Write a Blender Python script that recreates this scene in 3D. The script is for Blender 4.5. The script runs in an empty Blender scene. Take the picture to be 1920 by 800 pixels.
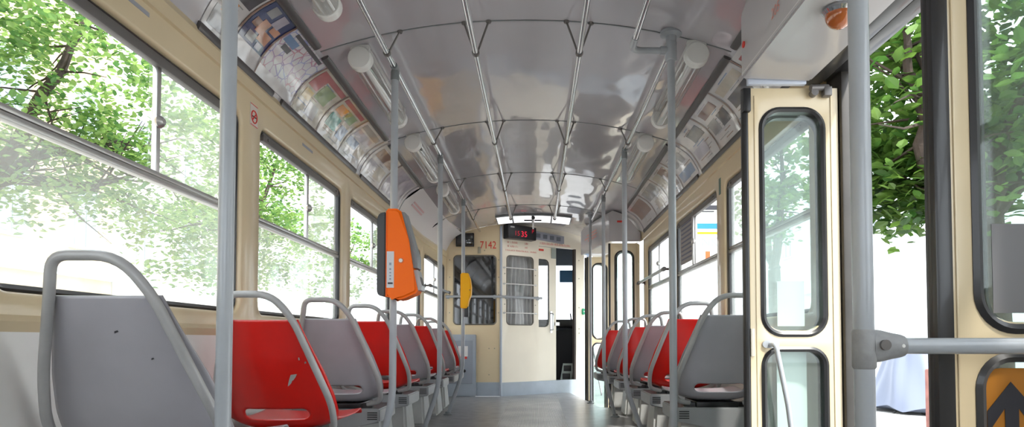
import bpy, bmesh, math, random
from mathutils import Vector, Matrix
from math import sin, cos, pi, radians, sqrt
random.seed(7)
S = bpy.context.scene
COL = S.collection
# ------------------------------------------------------------------ camera / world / lights
cd = bpy.data.cameras.new('camera'); cam = bpy.data.objects.new('camera', cd); COL.objects.link(cam)
cam.location = (0, 0, 0.70); cam.rotation_euler = (radians(92.0), 0, 0)
cd.sensor_width = 36; cd.lens = 22.5; cd.shift_x = -0.024; cd.shift_y = 0.1021; cd.clip_end = 300; cd.clip_start = 0.02
cd.dof.use_dof = False
S.camera = cam
S.view_settings.view_transform = 'Standard'; S.view_settings.look = 'None'
S.view_settings.gamma = 1; S.view_settings.use_curve_mapping = False
S.view_settings.exposure = 1.16
W = bpy.data.worlds.new('sky'); S.world = W; W.use_nodes = True
bgn = W.node_tree.nodes['Background']; bgn.inputs['Color'].default_value = (0.86, 0.93, 1.0, 1); bgn.inputs['Strength'].default_value = 2.0
sd = bpy.data.lights.new('sun', 'SUN'); sun = bpy.data.objects.new('sun', sd); COL.objects.link(sun)
sd.energy = 3.2; sd.angle = radians(3); sd.color = (1, .96, .88)
sun.rotation_euler = Vector((-.30, .42, -.86)).to_track_quat('-Z', 'Y').to_euler()

# ------------------------------------------------------------------ materials
MATS = {}
def nt(name):
    m = bpy.data.materials.new(name); m.use_nodes = True
    t = m.node_tree; b = t.nodes['Principled BSDF']
    return m, t, b
def mat(name, col, rough=.5, metal=0, coat=0, bump=0, bscale=30, var=0, vscale=4, spec=.5, coatr=.08, stretch=None, trans=0, emit=None, cior=1.5):
    if name in MATS: return MATS[name]
    m, t, b = nt(name); N = t.nodes; L = t.links
    c = (*col, 1)
    b.inputs['Base Color'].default_value = c; b.inputs['Roughness'].default_value = rough
    b.inputs['Metallic'].default_value = metal; b.inputs['Coat Weight'].default_value = coat
    b.inputs['Coat Roughness'].default_value = coatr; b.inputs['Coat IOR'].default_value = cior; b.inputs['Specular IOR Level'].default_value = spec
    tc = N.new('ShaderNodeTexCoord'); vec = tc.outputs['Object']
    if stretch:
        mp = N.new('ShaderNodeMapping'); mp.inputs['Scale'].default_value = stretch; L.new(vec, mp.inputs['Vector']); vec = mp.outputs['Vector']
    if var:
        n = N.new('ShaderNodeTexNoise'); n.inputs['Scale'].default_value = vscale; n.inputs['Detail'].default_value = 6; L.new(vec, n.inputs['Vector'])
        r = N.new('ShaderNodeValToRGB'); r.color_ramp.elements[0].position = .3; r.color_ramp.elements[1].position = .75
        r.color_ramp.elements[0].color = (*[x*(1-var) for x in col], 1); r.color_ramp.elements[1].color = (*[min(1, x*(1+var*.5)) for x in col], 1)
        L.new(n.outputs['Fac'], r.inputs['Fac']); L.new(r.outputs['Color'], b.inputs['Base Color'])
    if bump:
        n = N.new('ShaderNodeTexNoise'); n.inputs['Scale'].default_value = bscale; n.inputs['Detail'].default_value = 2; L.new(vec, n.inputs['Vector'])
        bp = N.new('ShaderNodeBump'); bp.inputs['Strength'].default_value = 1; bp.inputs['Distance'].default_value = bump
        L.new(n.outputs['Fac'], bp.inputs['Height']); L.new(bp.outputs['Normal'], b.inputs['Normal'])
        if coat: L.new(bp.outputs['Normal'], b.inputs['Coat Normal'])
    if emit:
        b.inputs['Emission Color'].default_value = (*emit[0], 1); b.inputs['Emission Strength'].default_value = emit[1]
    MATS[name] = m; return m
def glassmat(name, haze=.08, tint=(1, 1, 1), hcol=(.85, .9, .88), smudge=True, refl=.035):
    m, t, b = nt(name); N = t.nodes; L = t.links; N.remove(b)
    out = N['Material Output']
    tr = N.new('ShaderNodeBsdfTransparent'); tr.inputs['Color'].default_value = (*tint, 1)
    gl = N.new('ShaderNodeBsdfGlossy'); gl.inputs['Roughness'].default_value = .02
    lw_ = N.new('ShaderNodeLayerWeight'); lw_.inputs['Blend'].default_value = .5
    pw = N.new('ShaderNodeMath'); pw.operation = 'POWER'; pw.inputs[1].default_value = 5; L.new(lw_.outputs['Facing'], pw.inputs[0])
    fr = N.new('ShaderNodeMath'); fr.operation = 'MULTIPLY_ADD'; fr.inputs[1].default_value = .8; fr.inputs[2].default_value = refl; L.new(pw.outputs[0], fr.inputs[0])
    mx = N.new('ShaderNodeMixShader'); L.new(fr.outputs[0], mx.inputs[0]); L.new(tr.outputs[0], mx.inputs[1]); L.new(gl.outputs[0], mx.inputs[2])
    df = N.new('ShaderNodeBsdfTranslucent'); df.inputs['Color'].default_value = (*hcol, 1)
    m2 = N.new('ShaderNodeMixShader'); m2.inputs[0].default_value = haze
    if smudge:
        tc = N.new('ShaderNodeTexCoord'); n = N.new('ShaderNodeTexNoise'); n.inputs['Scale'].default_value = 1.6; n.inputs['Detail'].default_value = 5
        L.new(tc.outputs['Object'], n.inputs['Vector'])
        mr = N.new('ShaderNodeMapRange'); mr.inputs['From Min'].default_value = .3; mr.inputs['From Max'].default_value = .7
        mr.inputs['To Min'].default_value = haze*.55; mr.inputs['To Max'].default_value = haze*1.4
        L.new(n.outputs['Fac'], mr.inputs['Value']); L.new(mr.outputs[0], m2.inputs[0])
    L.new(mx.outputs[0], m2.inputs[1]); L.new(df.outputs[0], m2.inputs[2]); L.new(m2.outputs[0], out.inputs['Surface'])
    MATS[name] = m; return m
CREAM = mat('cream_paint', (.74, .61, .395), .32, coat=.4, bump=.0008, bscale=9, var=.06, vscale=2.5)
CREAM2 = mat('pale_cream_paint', (.86, .79, .66), .35, coat=.3, var=.05, vscale=3)
WHITEP = mat('white_laminate', (.88, .88, .86), .38, coat=.2, var=.07, vscale=7, bump=.0006, bscale=14)
CEILM = mat('ceiling_laminate', (.50, .48, .51), .17, coat=1, bump=.016, bscale=1.5, spec=.8, coatr=.03, cior=1.6, stretch=(1.6, .8, 1), var=.04, vscale=2)
BOXM = mat('door_header_paint', (.50, .485, .50), .3, coat=.5, bump=.001, bscale=6)
POLE = mat('grey_pole_paint', (.40, .43, .465), .34, coat=.45, var=.08, vscale=9, coatr=.15)
TUBE = mat('grey_seat_tube_paint', (.42, .42, .42), .36, coat=.4, var=.12, vscale=14, coatr=.15)
CHROME = mat('chrome', (.62, .64, .67), .16, metal=1, bump=.0004, bscale=40)
ALU = mat('aluminium', (.55, .54, .53), .34, metal=.9, bump=.0004, bscale=60)
DALU = mat('dark_aluminium', (.16, .15, .145), .42, metal=.4)
RUB = mat('black_rubber', (.018, .018, .020), .38, coat=.25)
BLACK = mat('black_plastic', (.012, .012, .014), .35)
STRIP = mat('dark_grey_rail', (.075, .068, .070), .42, coat=.2)
SEATG = mat('grey_seat_shell', (.41, .40, .435), .33, coat=.35, var=.10, vscale=6, bump=.0006, bscale=7, coatr=.2)
SEATR = mat('red_seat_shell', (.78, .010, .005), .28, coat=.35, var=.16, vscale=5, bump=.0006, bscale=6, coatr=.1)
BASEM = mat('grey_seat_base', (.33, .34, .35), .42, coat=.2, var=.08, vscale=8)
PEDM = mat('pale_pedestal', (.52, .53, .52), .42, coat=.15, var=.12, vscale=9)
KICK = mat('blue_grey_kickboard', (.40, .46, .53), .4, coat=.2, var=.10, vscale=6)
ORANGE = mat('orange_plastic', (1, .165, .0), .45, spec=.3)
YELLOW = mat('yellow_plastic', (1, .50, .004), .45, spec=.3)
DGREY = mat('charcoal_plastic', (.045, .048, .052), .42)
MGREY = mat('mid_grey_plastic', (.20, .22, .23), .4)
WHITE = mat('white_plastic', (.78, .78, .76), .35, coat=.2)
REDP = mat('red_print', (.70, .045, .03), .5)
PINKP = mat('faded_red_print', (.72, .30, .24), .5)
TEXTD = mat('dark_print', (.03, .03, .04), .5)
BLUEP = mat('blue_print', (.02, .22, .62), .5)
GREENP = mat('green_plastic', (.01, .38, .17), .4)
GLASS = glassmat('window_glass_hazy', .12)
GLASSC = glassmat('window_glass_clear', .02)
GLASSD = glassmat('door_glass', .04, tint=(.9, .95, .93))
TUBEG = glassmat('lamp_tube_cover', .12, hcol=(.8, .8, .8), smudge=False, refl=.16)
DARKGL = mat('dark_glass', (.010, .011, .013), .05, coat=1, coatr=.02, spec=.6)

# ------------------------------------------------------------------ mesh helpers
def new(): return bmesh.new()
def empty(name, loc=(0, 0, 0), label=None, cat=None, group=None, kind=None, rz=0):
    o = bpy.data.objects.new(name, None); COL.objects.link(o); o.location = loc; o.rotation_euler = (0, 0, rz); o.empty_display_size = .05
    return tag(o, label, cat, group, kind)
def tag(o, label=None, cat=None, group=None, kind=None):
    if label: o['label'] = label
    if cat: o['category'] = cat
    if group: o['group'] = group
    if kind: o['kind'] = kind
    return o
def fin(name, bm, m, parent=None, smooth=True, loc=None, ang=35, origin=False):
    """one mesh object; with loc, the mesh is already in world coordinates and its origin moves to loc"""
    if loc is not None: bmesh.ops.translate(bm, verts=bm.verts, vec=-Vector(loc))
    bmesh.ops.recalc_face_normals(bm, faces=bm.faces)
    me = bpy.data.meshes.new(name); bm.to_mesh(me); bm.free()
    for mm in (m if isinstance(m, (list, tuple)) else [m]): me.materials.append(mm)
    o = bpy.data.objects.new(name, me); COL.objects.link(o)
    if smooth:
        me.polygons.foreach_set('use_smooth', [True]*len(me.polygons))
        try: me.set_sharp_from_angle(angle=radians(ang))
        except Exception: pass
    if loc is not None: o.location = loc
    if parent: o.parent = parent
    return o
def W2(o, loc):   # give a mesh made in world coordinates to a parent sitting at loc
    return o
def box(bm, x0, x1, y0, y1, z0, z1, bev=0, mi=0, seg=2):
    vs = [bm.verts.new((x, y, z)) for x in (x0, x1) for y in (y0, y1) for z in (z0, z1)]
    F = [(0, 1, 3, 2), (4, 6, 7, 5), (0, 4, 5, 1), (2, 3, 7, 6), (0, 2, 6, 4), (1, 5, 7, 3)]
    fs = [bm.faces.new([vs[i] for i in f]) for f in F]
    for f in fs: f.material_index = mi
    if bev:
        es = list({e for f in fs for e in f.edges})
        r = bmesh.ops.bevel(bm, geom=es, offset=bev, segments=seg, profile=.5, affect='EDGES')
        for f in r['faces']: f.material_index = mi
    return vs
def loft(bm, rings, close=True, caps=True, mi=0):
    R = [[bm.verts.new(p) for p in r] for r in rings]
    n = len(R[0])
    for a, b in zip(R, R[1:]):
        for i in range(n if close else n-1):
            j = (i+1) % n
            f = bm.faces.new((a[i], a[j], b[j], b[i])); f.material_index = mi
    if caps and close:
        bm.faces.new(R[0]).material_index = mi; bm.faces.new(R[-1]).material_index = mi
    return R
def fillet(pts, r, n=6):
    P = [Vector(p) for p in pts]; out = [P[0]]
    rs = r if isinstance(r, (list, tuple)) else [r]*len(P)
    for i in range(1, len(P)-1):
        a, b, c = P[i-1], P[i], P[i+1]
        u = (a-b); v = (c-b); ri = min(rs[i], u.length*.49, v.length*.49); u.normalize(); v.normalize()
        p0 = b+u*ri; p1 = b+v*ri
        for k in range(n+1):
            t = k/n; out.append(p0*(1-t)**2 + b*2*t*(1-t) + p1*t*t)
    out.append(P[-1]); return out
def tube(bm, pts, r, seg=12, caps=True, mi=0):
    P = [Vector(p) for p in pts]
    T = []
    for i in range(len(P)):
        d = (P[min(i+1, len(P)-1)]-P[max(i-1, 0)]); T.append(d.normalized())
    ref = Vector((0, 0, 1)) if abs(T[0].z) < .9 else Vector((1, 0, 0))
    n = T[0].cross(ref).normalized(); rings = []
    for i, p in enumerate(P):
        n = (n - T[i]*n.dot(T[i])).normalized(); b = T[i].cross(n)
        ri = r[i] if isinstance(r, (list, tuple)) else r
        rings.append([p+(n*cos(a)+b*sin(a))*ri for a in [2*pi*k/seg for k in range(seg)]])
    loft(bm, rings, True, caps, mi)
def lathe(bm, prof, c=(0, 0, 0), axis='z', seg=24, mi=0):
    rings = []
    for r, h in prof:
        ring = []
        for k in range(seg):
            a = 2*pi*k/seg; x, y = r*cos(a), r*sin(a)
            v = {'z': (x, y, h), 'y': (x, h, y), 'x': (h, x, y)}[axis]
            ring.append(Vector(c)+Vector(v))
        rings.append(ring)
    loft(bm, rings, True, True, mi)
def prism(bm, poly, y0, y1, f, mi=0):
    """poly 2-D points, f(u,w,d)->xyz"""
    loft(bm, [[f(u, w, y0) for u, w in poly], [f(u, w, y1) for u, w in poly]], True, True, mi)
def rr(u0, u1, w0, w1, r, n=8):
    out = []
    for cx, cy, a0 in ((u1-r, w1-r, 0), (u0+r, w1-r, 90), (u0+r, w0+r, 180), (u1-r, w0+r, 270)):
        for k in range(n+1):
            a = radians(a0+90*k/n); out.append((cx+r*cos(a), cy+r*sin(a)))
    return out
def ringface(bm, A, B, mi=0):
    n = len(A)
    for i in range(n):
        j = (i+1) % n
        f = bm.faces.new((A[i], A[j], B[j], B[i])); f.material_index = mi
def bay(bm, outer, hole, r, th, f, lip=.014, mi=0):
    """panel with a rounded hole, thickness th; f(u,w,d)"""
    O = rr(*outer, 1e-4); H1 = rr(hole[0]-lip, hole[1]+lip, hole[2]-lip, hole[3]+lip, r+lip); H = rr(*hole, r)
    V = lambda pts, d: [bm.verts.new(f(u, w, d)) for u, w in pts]
    a = V(O, 0); b = V(H1, 0); hm = V(rr(hole[0]-lip*.3, hole[1]+lip*.3, hole[2]-lip*.3, hole[3]+lip*.3, r+lip*.3), lip*.35); c = V(H, lip); d = V(H, th); e = V(O, th)
    ringface(bm, a, b, mi); ringface(bm, b, hm, mi); ringface(bm, hm, c, mi); ringface(bm, c, d, mi); ringface(bm, d, e, mi)
def rimtube(bm, rect, r, f, w, d0, d1, mi=0):
    """gasket: rectangular section ring between rect (outer) and rect inset by w"""
    O = rr(*rect, r); I = rr(rect[0]+w, rect[1]-w, rect[2]+w, rect[3]-w, max(.004, r-w)); mid = rr(rect[0]+w/2, rect[1]-w/2, rect[2]+w/2, rect[3]-w/2, max(.004, r-w/2))
    V = lambda pts, d: [bm.verts.new(f(u, ww, d)) for u, ww in pts]
    dm = d0+(d1-d0)*.25
    A = V(O, d1); B = V(O, dm); M_ = V(mid, d0); C = V(I, dm); D = V(I, d1)
    for p, q in ((A, B), (B, M_), (M_, C), (C, D), (D, A)): ringface(bm, p, q, mi)
def pane(bm, rect, r, f, d, th=.004):
    P = rr(*rect, r, 5); loft(bm, [[f(u, w, d) for u, w in P], [f(u, w, d+th) for u, w in P]])
def text_bm(txt, size, f, th=.0012, align='CENTER', sx=1.0):
    """text in plane coordinates (u,w), f(u,w,d) -> xyz ; d negative is towards the viewer"""
    cu = bpy.data.curves.new('t', 'FONT'); cu.body = txt; cu.size = size; cu.align_x = align; cu.align_y = 'CENTER'; cu.resolution_u = 3
    o = bpy.data.objects.new('t', cu); COL.objects.link(o)
    dg = bpy.context.evaluated_depsgraph_get(); me = bpy.data.meshes.new_from_object(o.evaluated_get(dg))
    bm = bmesh.new(); bm.from_mesh(me)
    for v in bm.verts: v.co = Vector(f(v.co.x*sx, v.co.y, 0))
    bpy.data.objects.remove(o); bpy.data.meshes.remove(me); bpy.data.curves.remove(cu)
    return bm
def join(bm, b2):
    me = bpy.data.meshes.new('tmp'); b2.to_mesh(me); b2.free(); bm.from_mesh(me); bpy.data.meshes.remove(me)

# ------------------------------------------------------------------ dimensions
XL, XR, XC = -1.22, 1.12, -.05          # inner wall faces, tram axis
YB, YF = -1.6, 8.08                      # rear wall, left part of front bulkhead
SILL, WTOP = .815, 1.645
ZC0, ZC1, ZTOP = 1.83, 2.05, 2.20        # cove bottom, cove top, vault crown
RING = [0.21, 1.58, 2.95, 4.31, 5.67, 7.03]
def ceilz(x):
    u = (x-XC)/.96; return ZC1+(ZTOP-ZC1)*(1-abs(u)**2.2) if abs(u) < 1 else ZC1
def taperL(y): return max(0, y-7.03)*.07
def fL(u, w, d): return (XL-d+taperL(u), u, w)                 # left wall plane: u along Y, w up, d outwards
def fR(u, w, d): return (XR+d, u, w)
PITCH = 1.378
# ------------------------------------------------------------------ left wall
bm = new()
lw = [(1.43+PITCH*k, 1.43+PITCH*k+1.195) for k in range(-2, 5)]
edges = [YB]+[(lw[i][1]+lw[i+1][0])/2 for i in range(len(lw)-1)]+[YF+.06]
RW = .055
for i, (a, b) in enumerate(lw):
    b2 = min(b, YF-.03)
    lw[i] = (a, b2)
    bay(bm, (edges[i], edges[i+1], .76, 1.75), (a, b2, SILL, WTOP), RW, .055, fL)
for i in range(len(edges)-1):
    y0, y1 = edges[i], edges[i+1]
    def q(p, mi):
        f = bm.faces.new([bm.verts.new(x) for x in p]); f.material_index = mi
    for za, da, zb, db, mi in ((-.01, 0, .72, 0, 1), (.72, 0, .745, -.012, 0), (.745, -.012, .76, 0, 0), (1.75, 0, 1.755, -.010, 0), (1.755, -.010, 1.80, -.012, 0), (1.80, -.012, ZC0, 0, 0)):
        q([fL(y0, za, da), fL(y1, za, da), fL(y1, zb, db), fL(y0, zb, db)], mi)
# outer skin below and above the windows
for z0, z1 in ((-.35, .76), (1.75, 2.1)):
    q([fL(YB, z0, .055), fL(7.03, z0, .055), fL(7.03, z1, .055), fL(YB, z1, .055)], 0)
    q([fL(7.03, z0, .055), fL(YF, z0, .055), fL(YF, z1, .055), fL(7.03, z1, .055)], 0)
tag(fin('wall_left', bm, [CREAM, WHITEP], ang=50), kind='structure')
# ------------------------------------------------------------------ right wall
bm = new()
rw = [(-.15, 1.0), (2.62, 3.797), (3.965, 5.16), (5.335, 6.49)]
re = [(YB, 1.17), (2.52, 3.88), (3.88, 5.25), (5.25, 6.66)]
for (a, b), (e0, e1) in zip(rw, re):
    bay(bm, (e0, e1, .76, 1.75), (a, b, SILL, WTOP), RW, .055, fR)
    for za, da, zb, db, mi in ((-.01, 0, .72, 0, 1), (.72, 0, .745, -.012, 0), (.745, -.012, .76, 0, 0), (1.75, 0, 1.755, -.010, 0), (1.755, -.010, 1.80, -.012, 0), (1.80, -.012, ZC0, 0, 0)):
        q([fR(e0, za, da), fR(e1, za, da), fR(e1, zb, db), fR(e0, zb, db)], mi)
    for z0, z1 in ((-.35, .76), (1.75, 2.1)):
        q([fR(e0, z0, .055), fR(e1, z0, .055), fR(e1, z1, .055), fR(e0, z1, .055)], 0)
for yy in (1.17, 2.52, 6.66):       # closed wall ends at the doorways
    q([fR(yy, -.35, 0), fR(yy, -.35, .055), fR(yy, 1.83, .055), fR(yy, 1.83, 0)], 0)
# wall above doorways
for e0, e1 in ((1.17, 2.52),):
    q([fR(e0, 1.74, .055), fR(e1, 1.74, .055), fR(e1, 2.1, .055), fR(e0, 2.1, .055)], 0)
    q([fR(e0, 1.74, .02), fR(e1, 1.74, .02), fR(e1, 1.74, .055), fR(e0, 1.74, .055)], 0)
# tapered nose part above the front door
q([(XR, 6.66, 1.75), (.88, 8.3, 1.75), (.88, 8.3, 2.1), (XR, 6.66, 2.1)], 0)
tag(fin('wall_right', bm, [CREAM, WHITEP], ang=50), kind='structure')
# ------------------------------------------------------------------ ceiling: vault + coves
bm = new()
xs = [XC-.96+1.92*k/32 for k in range(33)]
ys = [YB+(8.95-YB)*k/70 for k in range(71)]
g = [[bm.verts.new((x, y, ceilz(x))) for x in xs] for y in ys]
for a, b in zip(g, g[1:]):
    for i in range(32): bm.faces.new((a[i], a[i+1], b[i+1], b[i]))
g2 = [[bm.verts.new((x*1.08, y, ceilz(x)+.05)) for x in xs] for y in (YB, 8.95)]
for i in range(32): bm.faces.new((g2[0][i], g2[0][i+1], g2[1][i+1], g2[1][i]))
tag(fin('ceiling', bm, CEILM), kind='structure')
def cove(s, t, d=0):
    """s -1 left/+1 right, t 0 bottom..1 top of cove; d inward offset"""
    xb, xt = (XL, -1.01) if s < 0 else (XR, .91)
    px = xb+(xt-xb)*t; pz = ZC0+(ZC1-ZC0)*t
    b = .035*sin(pi*t)+-d
    l = sqrt((xt-xb)**2+(ZC1-ZC0)**2)
    nx, nz = s*(ZC1-ZC0)/l, abs(xt-xb)/l
    return px+nx*b, pz+nz*b
for s, nm in ((-1, 'trim_1'), (1, 'trim_2')):
    bm = new()
    ends = [YB, 8.15] if s < 0 else [YB, 6.9]
    yy = [ends[0]+(ends[1]-ends[0])*k/30 for k in range(31)]
    g = [[bm.verts.new((cove(s, t/10)[0]+(taperL(y) if s < 0 else 0), y, cove(s, t/10)[1])) for t in range(11)] for y in yy]
    for a, b in zip(g, g[1:]):
        for i in range(10): bm.faces.new((a[i], a[i+1], b[i+1], b[i])).material_index = 1 if a[i].co.y > (5.5 if s < 0 else 6.5) else 0
    tag(fin(nm, bm, [CEILM, mat('white_cove_liner', (.74, .72, .73), .35, coat=.3)]), kind='structure')
# nose ceiling shoulder right of the front door
bm = new()
q([(.91, 6.9, ZC1), (.62, 8.95, ZC1), (.9, 8.95, 1.75), (XR, 6.9, ZC0)], 0)
tag(fin('trim_3', bm, BOXM), kind='structure')
# ring joints with their screw heads
for k, y in enumerate(RING):
    bm = new()
    P = [(x, ceilz(x)) for x in xs]
    loft(bm, [[(x, y-.0035, z+.002) for x, z in P]+[(x, y-.0035, z-.003) for x, z in reversed(P)], [(x, y+.0035, z+.002) for x, z in P]+[(x, y+.0035, z-.003) for x, z in reversed(P)]])
    tag(fin('trim_%d' % (10+k), bm, MGREY), kind='structure')
# ------------------------------------------------------------------ floor
fm, t, b = nt('ribbed_rubber_floor'); N = t.nodes; L = t.links
tc = N.new('ShaderNodeTexCoord'); wv = N.new('ShaderNodeTexWave'); wv.bands_direction = 'X'; wv.inputs['Scale'].default_value = 26
L.new(tc.outputs['Object'], wv.inputs['Vector'])
ns = N.new('ShaderNodeTexNoise'); ns.inputs['Scale'].default_value = 3; ns.inputs['Detail'].default_value = 8; L.new(tc.outputs['Object'], ns.inputs['Vector'])
r = N.new('ShaderNodeValToRGB'); r.color_ramp.elements[0].color = (.24, .235, .24, 1); r.color_ramp.elements[1].color = (.44, .425, .41, 1)
r.color_ramp.elements[0].position = .3; r.color_ramp.elements[1].position = .7
L.new(ns.outputs['Fac'], r.inputs['Fac'])
r2 = N.new('ShaderNodeValToRGB'); r2.color_ramp.elements[0].color = (.45, .45, .45, 1); r2.color_ramp.elements[1].color = (1.15, 1.15, 1.15, 1); L.new(wv.outputs['Fac'], r2.inputs['Fac'])
mx = N.new('ShaderNodeMix'); mx.data_type = 'RGBA'; mx.blend_type = 'MULTIPLY'; mx.inputs['Factor'].default_value = 1
L.new(r.outputs['Color'], mx.inputs['A']); L.new(r2.outputs['Color'], mx.inputs['B']); L.new(mx.outputs['Result'], b.inputs['Base Color'])
bp = N.new('ShaderNodeBump'); bp.inputs['Distance'].default_value = .003; L.new(wv.outputs['Fac'], bp.inputs['Height']); L.new(bp.outputs['Normal'], b.inputs['Normal'])
b.inputs['Roughness'].default_value = .38; b.inputs['Coat Weight'].default_value = .3; b.inputs['Coat Roughness'].default_value = .25
MATS['floor'] = fm
FLM = mat('smooth_floor_lino', (.27, .265, .27), .36, coat=.3, var=.3, vscale=9, bump=.0006, bscale=60, coatr=.25)
bm = new()
def slab(bm, poly, z0, z1, mi=0): prism(bm, poly, z0, z1, lambda u, w, d: (u, w, d), mi)
# floor outline: leaves the step wells of both doors open
slab(bm, [(XL, YB), (XR, YB), (XR, 1.20), (.80, 1.25), (.80, 2.45), (XR, 2.52), (XR, 6.62), (.66, 6.75), (.61, 7.25), (.44, 8.62), (.3, 8.62), (-.45, 8.05), (XL+.05, 8.05)], -.06, 0, 1)
slab(bm, [(-.32, YB+.01), (.26, YB+.01), (.26, 8.25), (-.2, 8.12), (-.32, 8.0)], -.01, .004, 0)
tag(fin('floor', bm, [fm, FLM], smooth=False), kind='structure')
bm = new(); box(bm, .80, 1.20, 1.20, 2.5, -.38, -.33); box(bm, .79, .80, 1.2, 2.5, -.36, -.06)
slab(bm, [(.61, 6.75), (1.2, 6.66), (.95, 8.6), (.44, 8.85)], -.38, -.33); slab(bm, [(.66, 6.75), (.67, 6.75), (.455, 8.62), (.44, 8.62)], -.36, -.06)
tag(fin('trim_4', bm, FLM, smooth=False), kind='structure')
# ------------------------------------------------------------------ rear wall (behind the camera)
bm = new()
bay(bm, (XL, XR, .76, 1.90), (-1.05, .95, .90, 1.80), .09, .05, lambda u, w, d: (u, YB-d, w))
q([(XL, YB, 0), (XR, YB, 0), (XR, YB, .76), (XL, YB, .76)], 0)
q([(XL, YB, 1.9), (XR, YB, 1.9), (XR, YB, 2.25), (XL, YB, 2.25)], 0)
tag(fin('wall_rear', bm, CREAM), kind='structure')

# ------------------------------------------------------------------ side windows
NW = 0
def side_window(a, b, f, opened=True, paper=False):
    global NW; NW += 1
    s = -1 if f is fL else 1
    root = empty('window_%d' % NW, f((a+b)/2, SILL, .02), kind='structure')
    loc = Vector(root.location)
    def part(nm, bm, m, **k):
        bmesh.ops.translate(bm, verts=bm.verts, vec=-loc); return fin(nm, bm, m, root, **k)
    bm = new(); rimtube(bm, (a-.004, b+.004, SILL-.004, WTOP+.004), RW, f, .022, .014, .05); part('gasket', bm, RUB)
    zr = 1.235
    def bx(bm, u0, u1, w0, w1, d0, d1, bev=.002):
        p0 = f(u0, w0, d0); p1 = f(u1, w1, d1)
        box(bm, min(p0[0], p1[0]), max(p0[0], p1[0]), u0, u1, w0, w1, bev)
    sk = 0
    # tapering bay: boxes follow the wall through the mean taper
    bm = new(); bx(bm, a+.015, b-.015, zr-.020, zr-.002, .018, .045); bx(bm, a+.015, b-.015, zr+.002, zr+.018, .022, .045); part('middle_rail', bm, ALU)
    bm = new(); bx(bm, a+.05, b-.05, WTOP-.045, WTOP-.012, .012, .04)
    for u in (a+.10, b-.10):
        p = f(u, WTOP-.028, .012); lathe(bm, [(.0001, -.004*s*-1), (.007, -.004), (.008, .004)], p, 'x', 10)
    part('top_track', bm, DALU)
    mid = a+(b-a)*.55
    bm = new(); bx(bm, mid-.011, mid+.011, zr+.015, WTOP-.03, .026, .044); part('sash_bar', bm, ALU)
    bm = new(); p = f(mid-.002, 1.42, .018); lathe(bm, [(.002, .018*-1), (.017, -.012), (.022, -.003), (.017, .006), (.010, .012)], p, 'x', 16); part('sash_knob', bm, ALU)
    bm = new(); pane(bm, (a+.012, b-.012, SILL+.014, zr-.012), .035, f, .034); part('lower_pane', bm, GLASS)
    bm = new(); pane(bm, (mid, b-.012, zr+.01, WTOP-.02), .03, f, .038); part('fixed_upper_pane', bm, GLASS)
    if opened: u0, u1 = mid-.045, mid-.045+(b-a)*.45
    else: u0, u1 = a+.012, mid
    bm = new(); pane(bm, (u0, u1, zr+.012, WTOP-.03), .004, f, .030); part('sliding_pane', bm, GLASSC)
    return root
for i, (a, b) in enumerate(lw): side_window(a, b, fL, opened=True)
for i, (a, b) in enumerate(rw): side_window(a, b, fR, opened=(i != 1))
bm = new(); fr = lambda u, w, d: (u, YB-d, w)
rootw = empty('window_%d' % (NW+1), (XC, YB, .95), kind='structure')
rimtube(bm, (-1.055, .955, .895, 1.805), .09, fr, .025, .01, .045); bmesh.ops.translate(bm, verts=bm.verts, vec=-Vector(rootw.location)); fin('gasket', bm, RUB, rootw)
bm = new(); pane(bm, (-1.04, .94, .91, 1.79), .08, fr, .03); bmesh.ops.translate(bm, verts=bm.verts, vec=-Vector(rootw.location)); fin('rear_pane', bm, GLASSC, rootw)

# ------------------------------------------------------------------ ceiling edge strips (black rails that hold the adverts)
def strip(s, t, y0, y1, where):
    c = cove(s, t); w = .018
    bm = new(); tx = (cove(s, min(1, t+.05))[0]-cove(s, max(0, t-.05))[0]); tz = (cove(s, min(1, t+.05))[1]-cove(s, max(0, t-.05))[1]); l = sqrt(tx*tx+tz*tz); tx /= l; tz /= l
    nx, nz = (-s*abs(tz), -abs(tx))
    prof = [(-w, 0), (-w, .010), (-w*.55, .014), (w*.55, .014), (w, .010), (w, 0)]
    loft(bm, [[(c[0]+tx*a+nx*b, y, c[1]+tz*a+nz*b) for a, b in prof] for y in (y0, y1)])
    o = fin('advert_rail', bm, STRIP, loc=(c[0], y0, c[1]))
    return tag(o, 'dark grey advert rail %s' % where, 'rail', 'advert rails')
segs = [(1.62, 2.90), (3.0, 4.25), (4.37, 5.60)]
wh = ['nearest the camera', 'middle one', 'farthest one']
for (y0, y1), w_ in zip(segs, wh): strip(-1, 1, y0, y1, 'along the top of the left cove, '+w_)
for (y0, y1), w_ in zip([(2.256, 2.90), (3.0, 4.25), (4.37, 5.52)], wh): strip(-1, 0, y0, y1, 'along the bottom of the left cove, '+w_)
for (y0, y1), w_ in zip([(2.52, 2.90), (3.0, 4.25), (4.37, 6.60)], wh): strip(1, 1, y0, y1, 'along the top of the right cove, '+w_)
for (y0, y1), w_ in zip([(2.52, 2.90), (3.0, 4.25), (4.37, 6.60)], wh): strip(1, 0, y0, y1, 'along the bottom of the right cove, '+w_)
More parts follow.
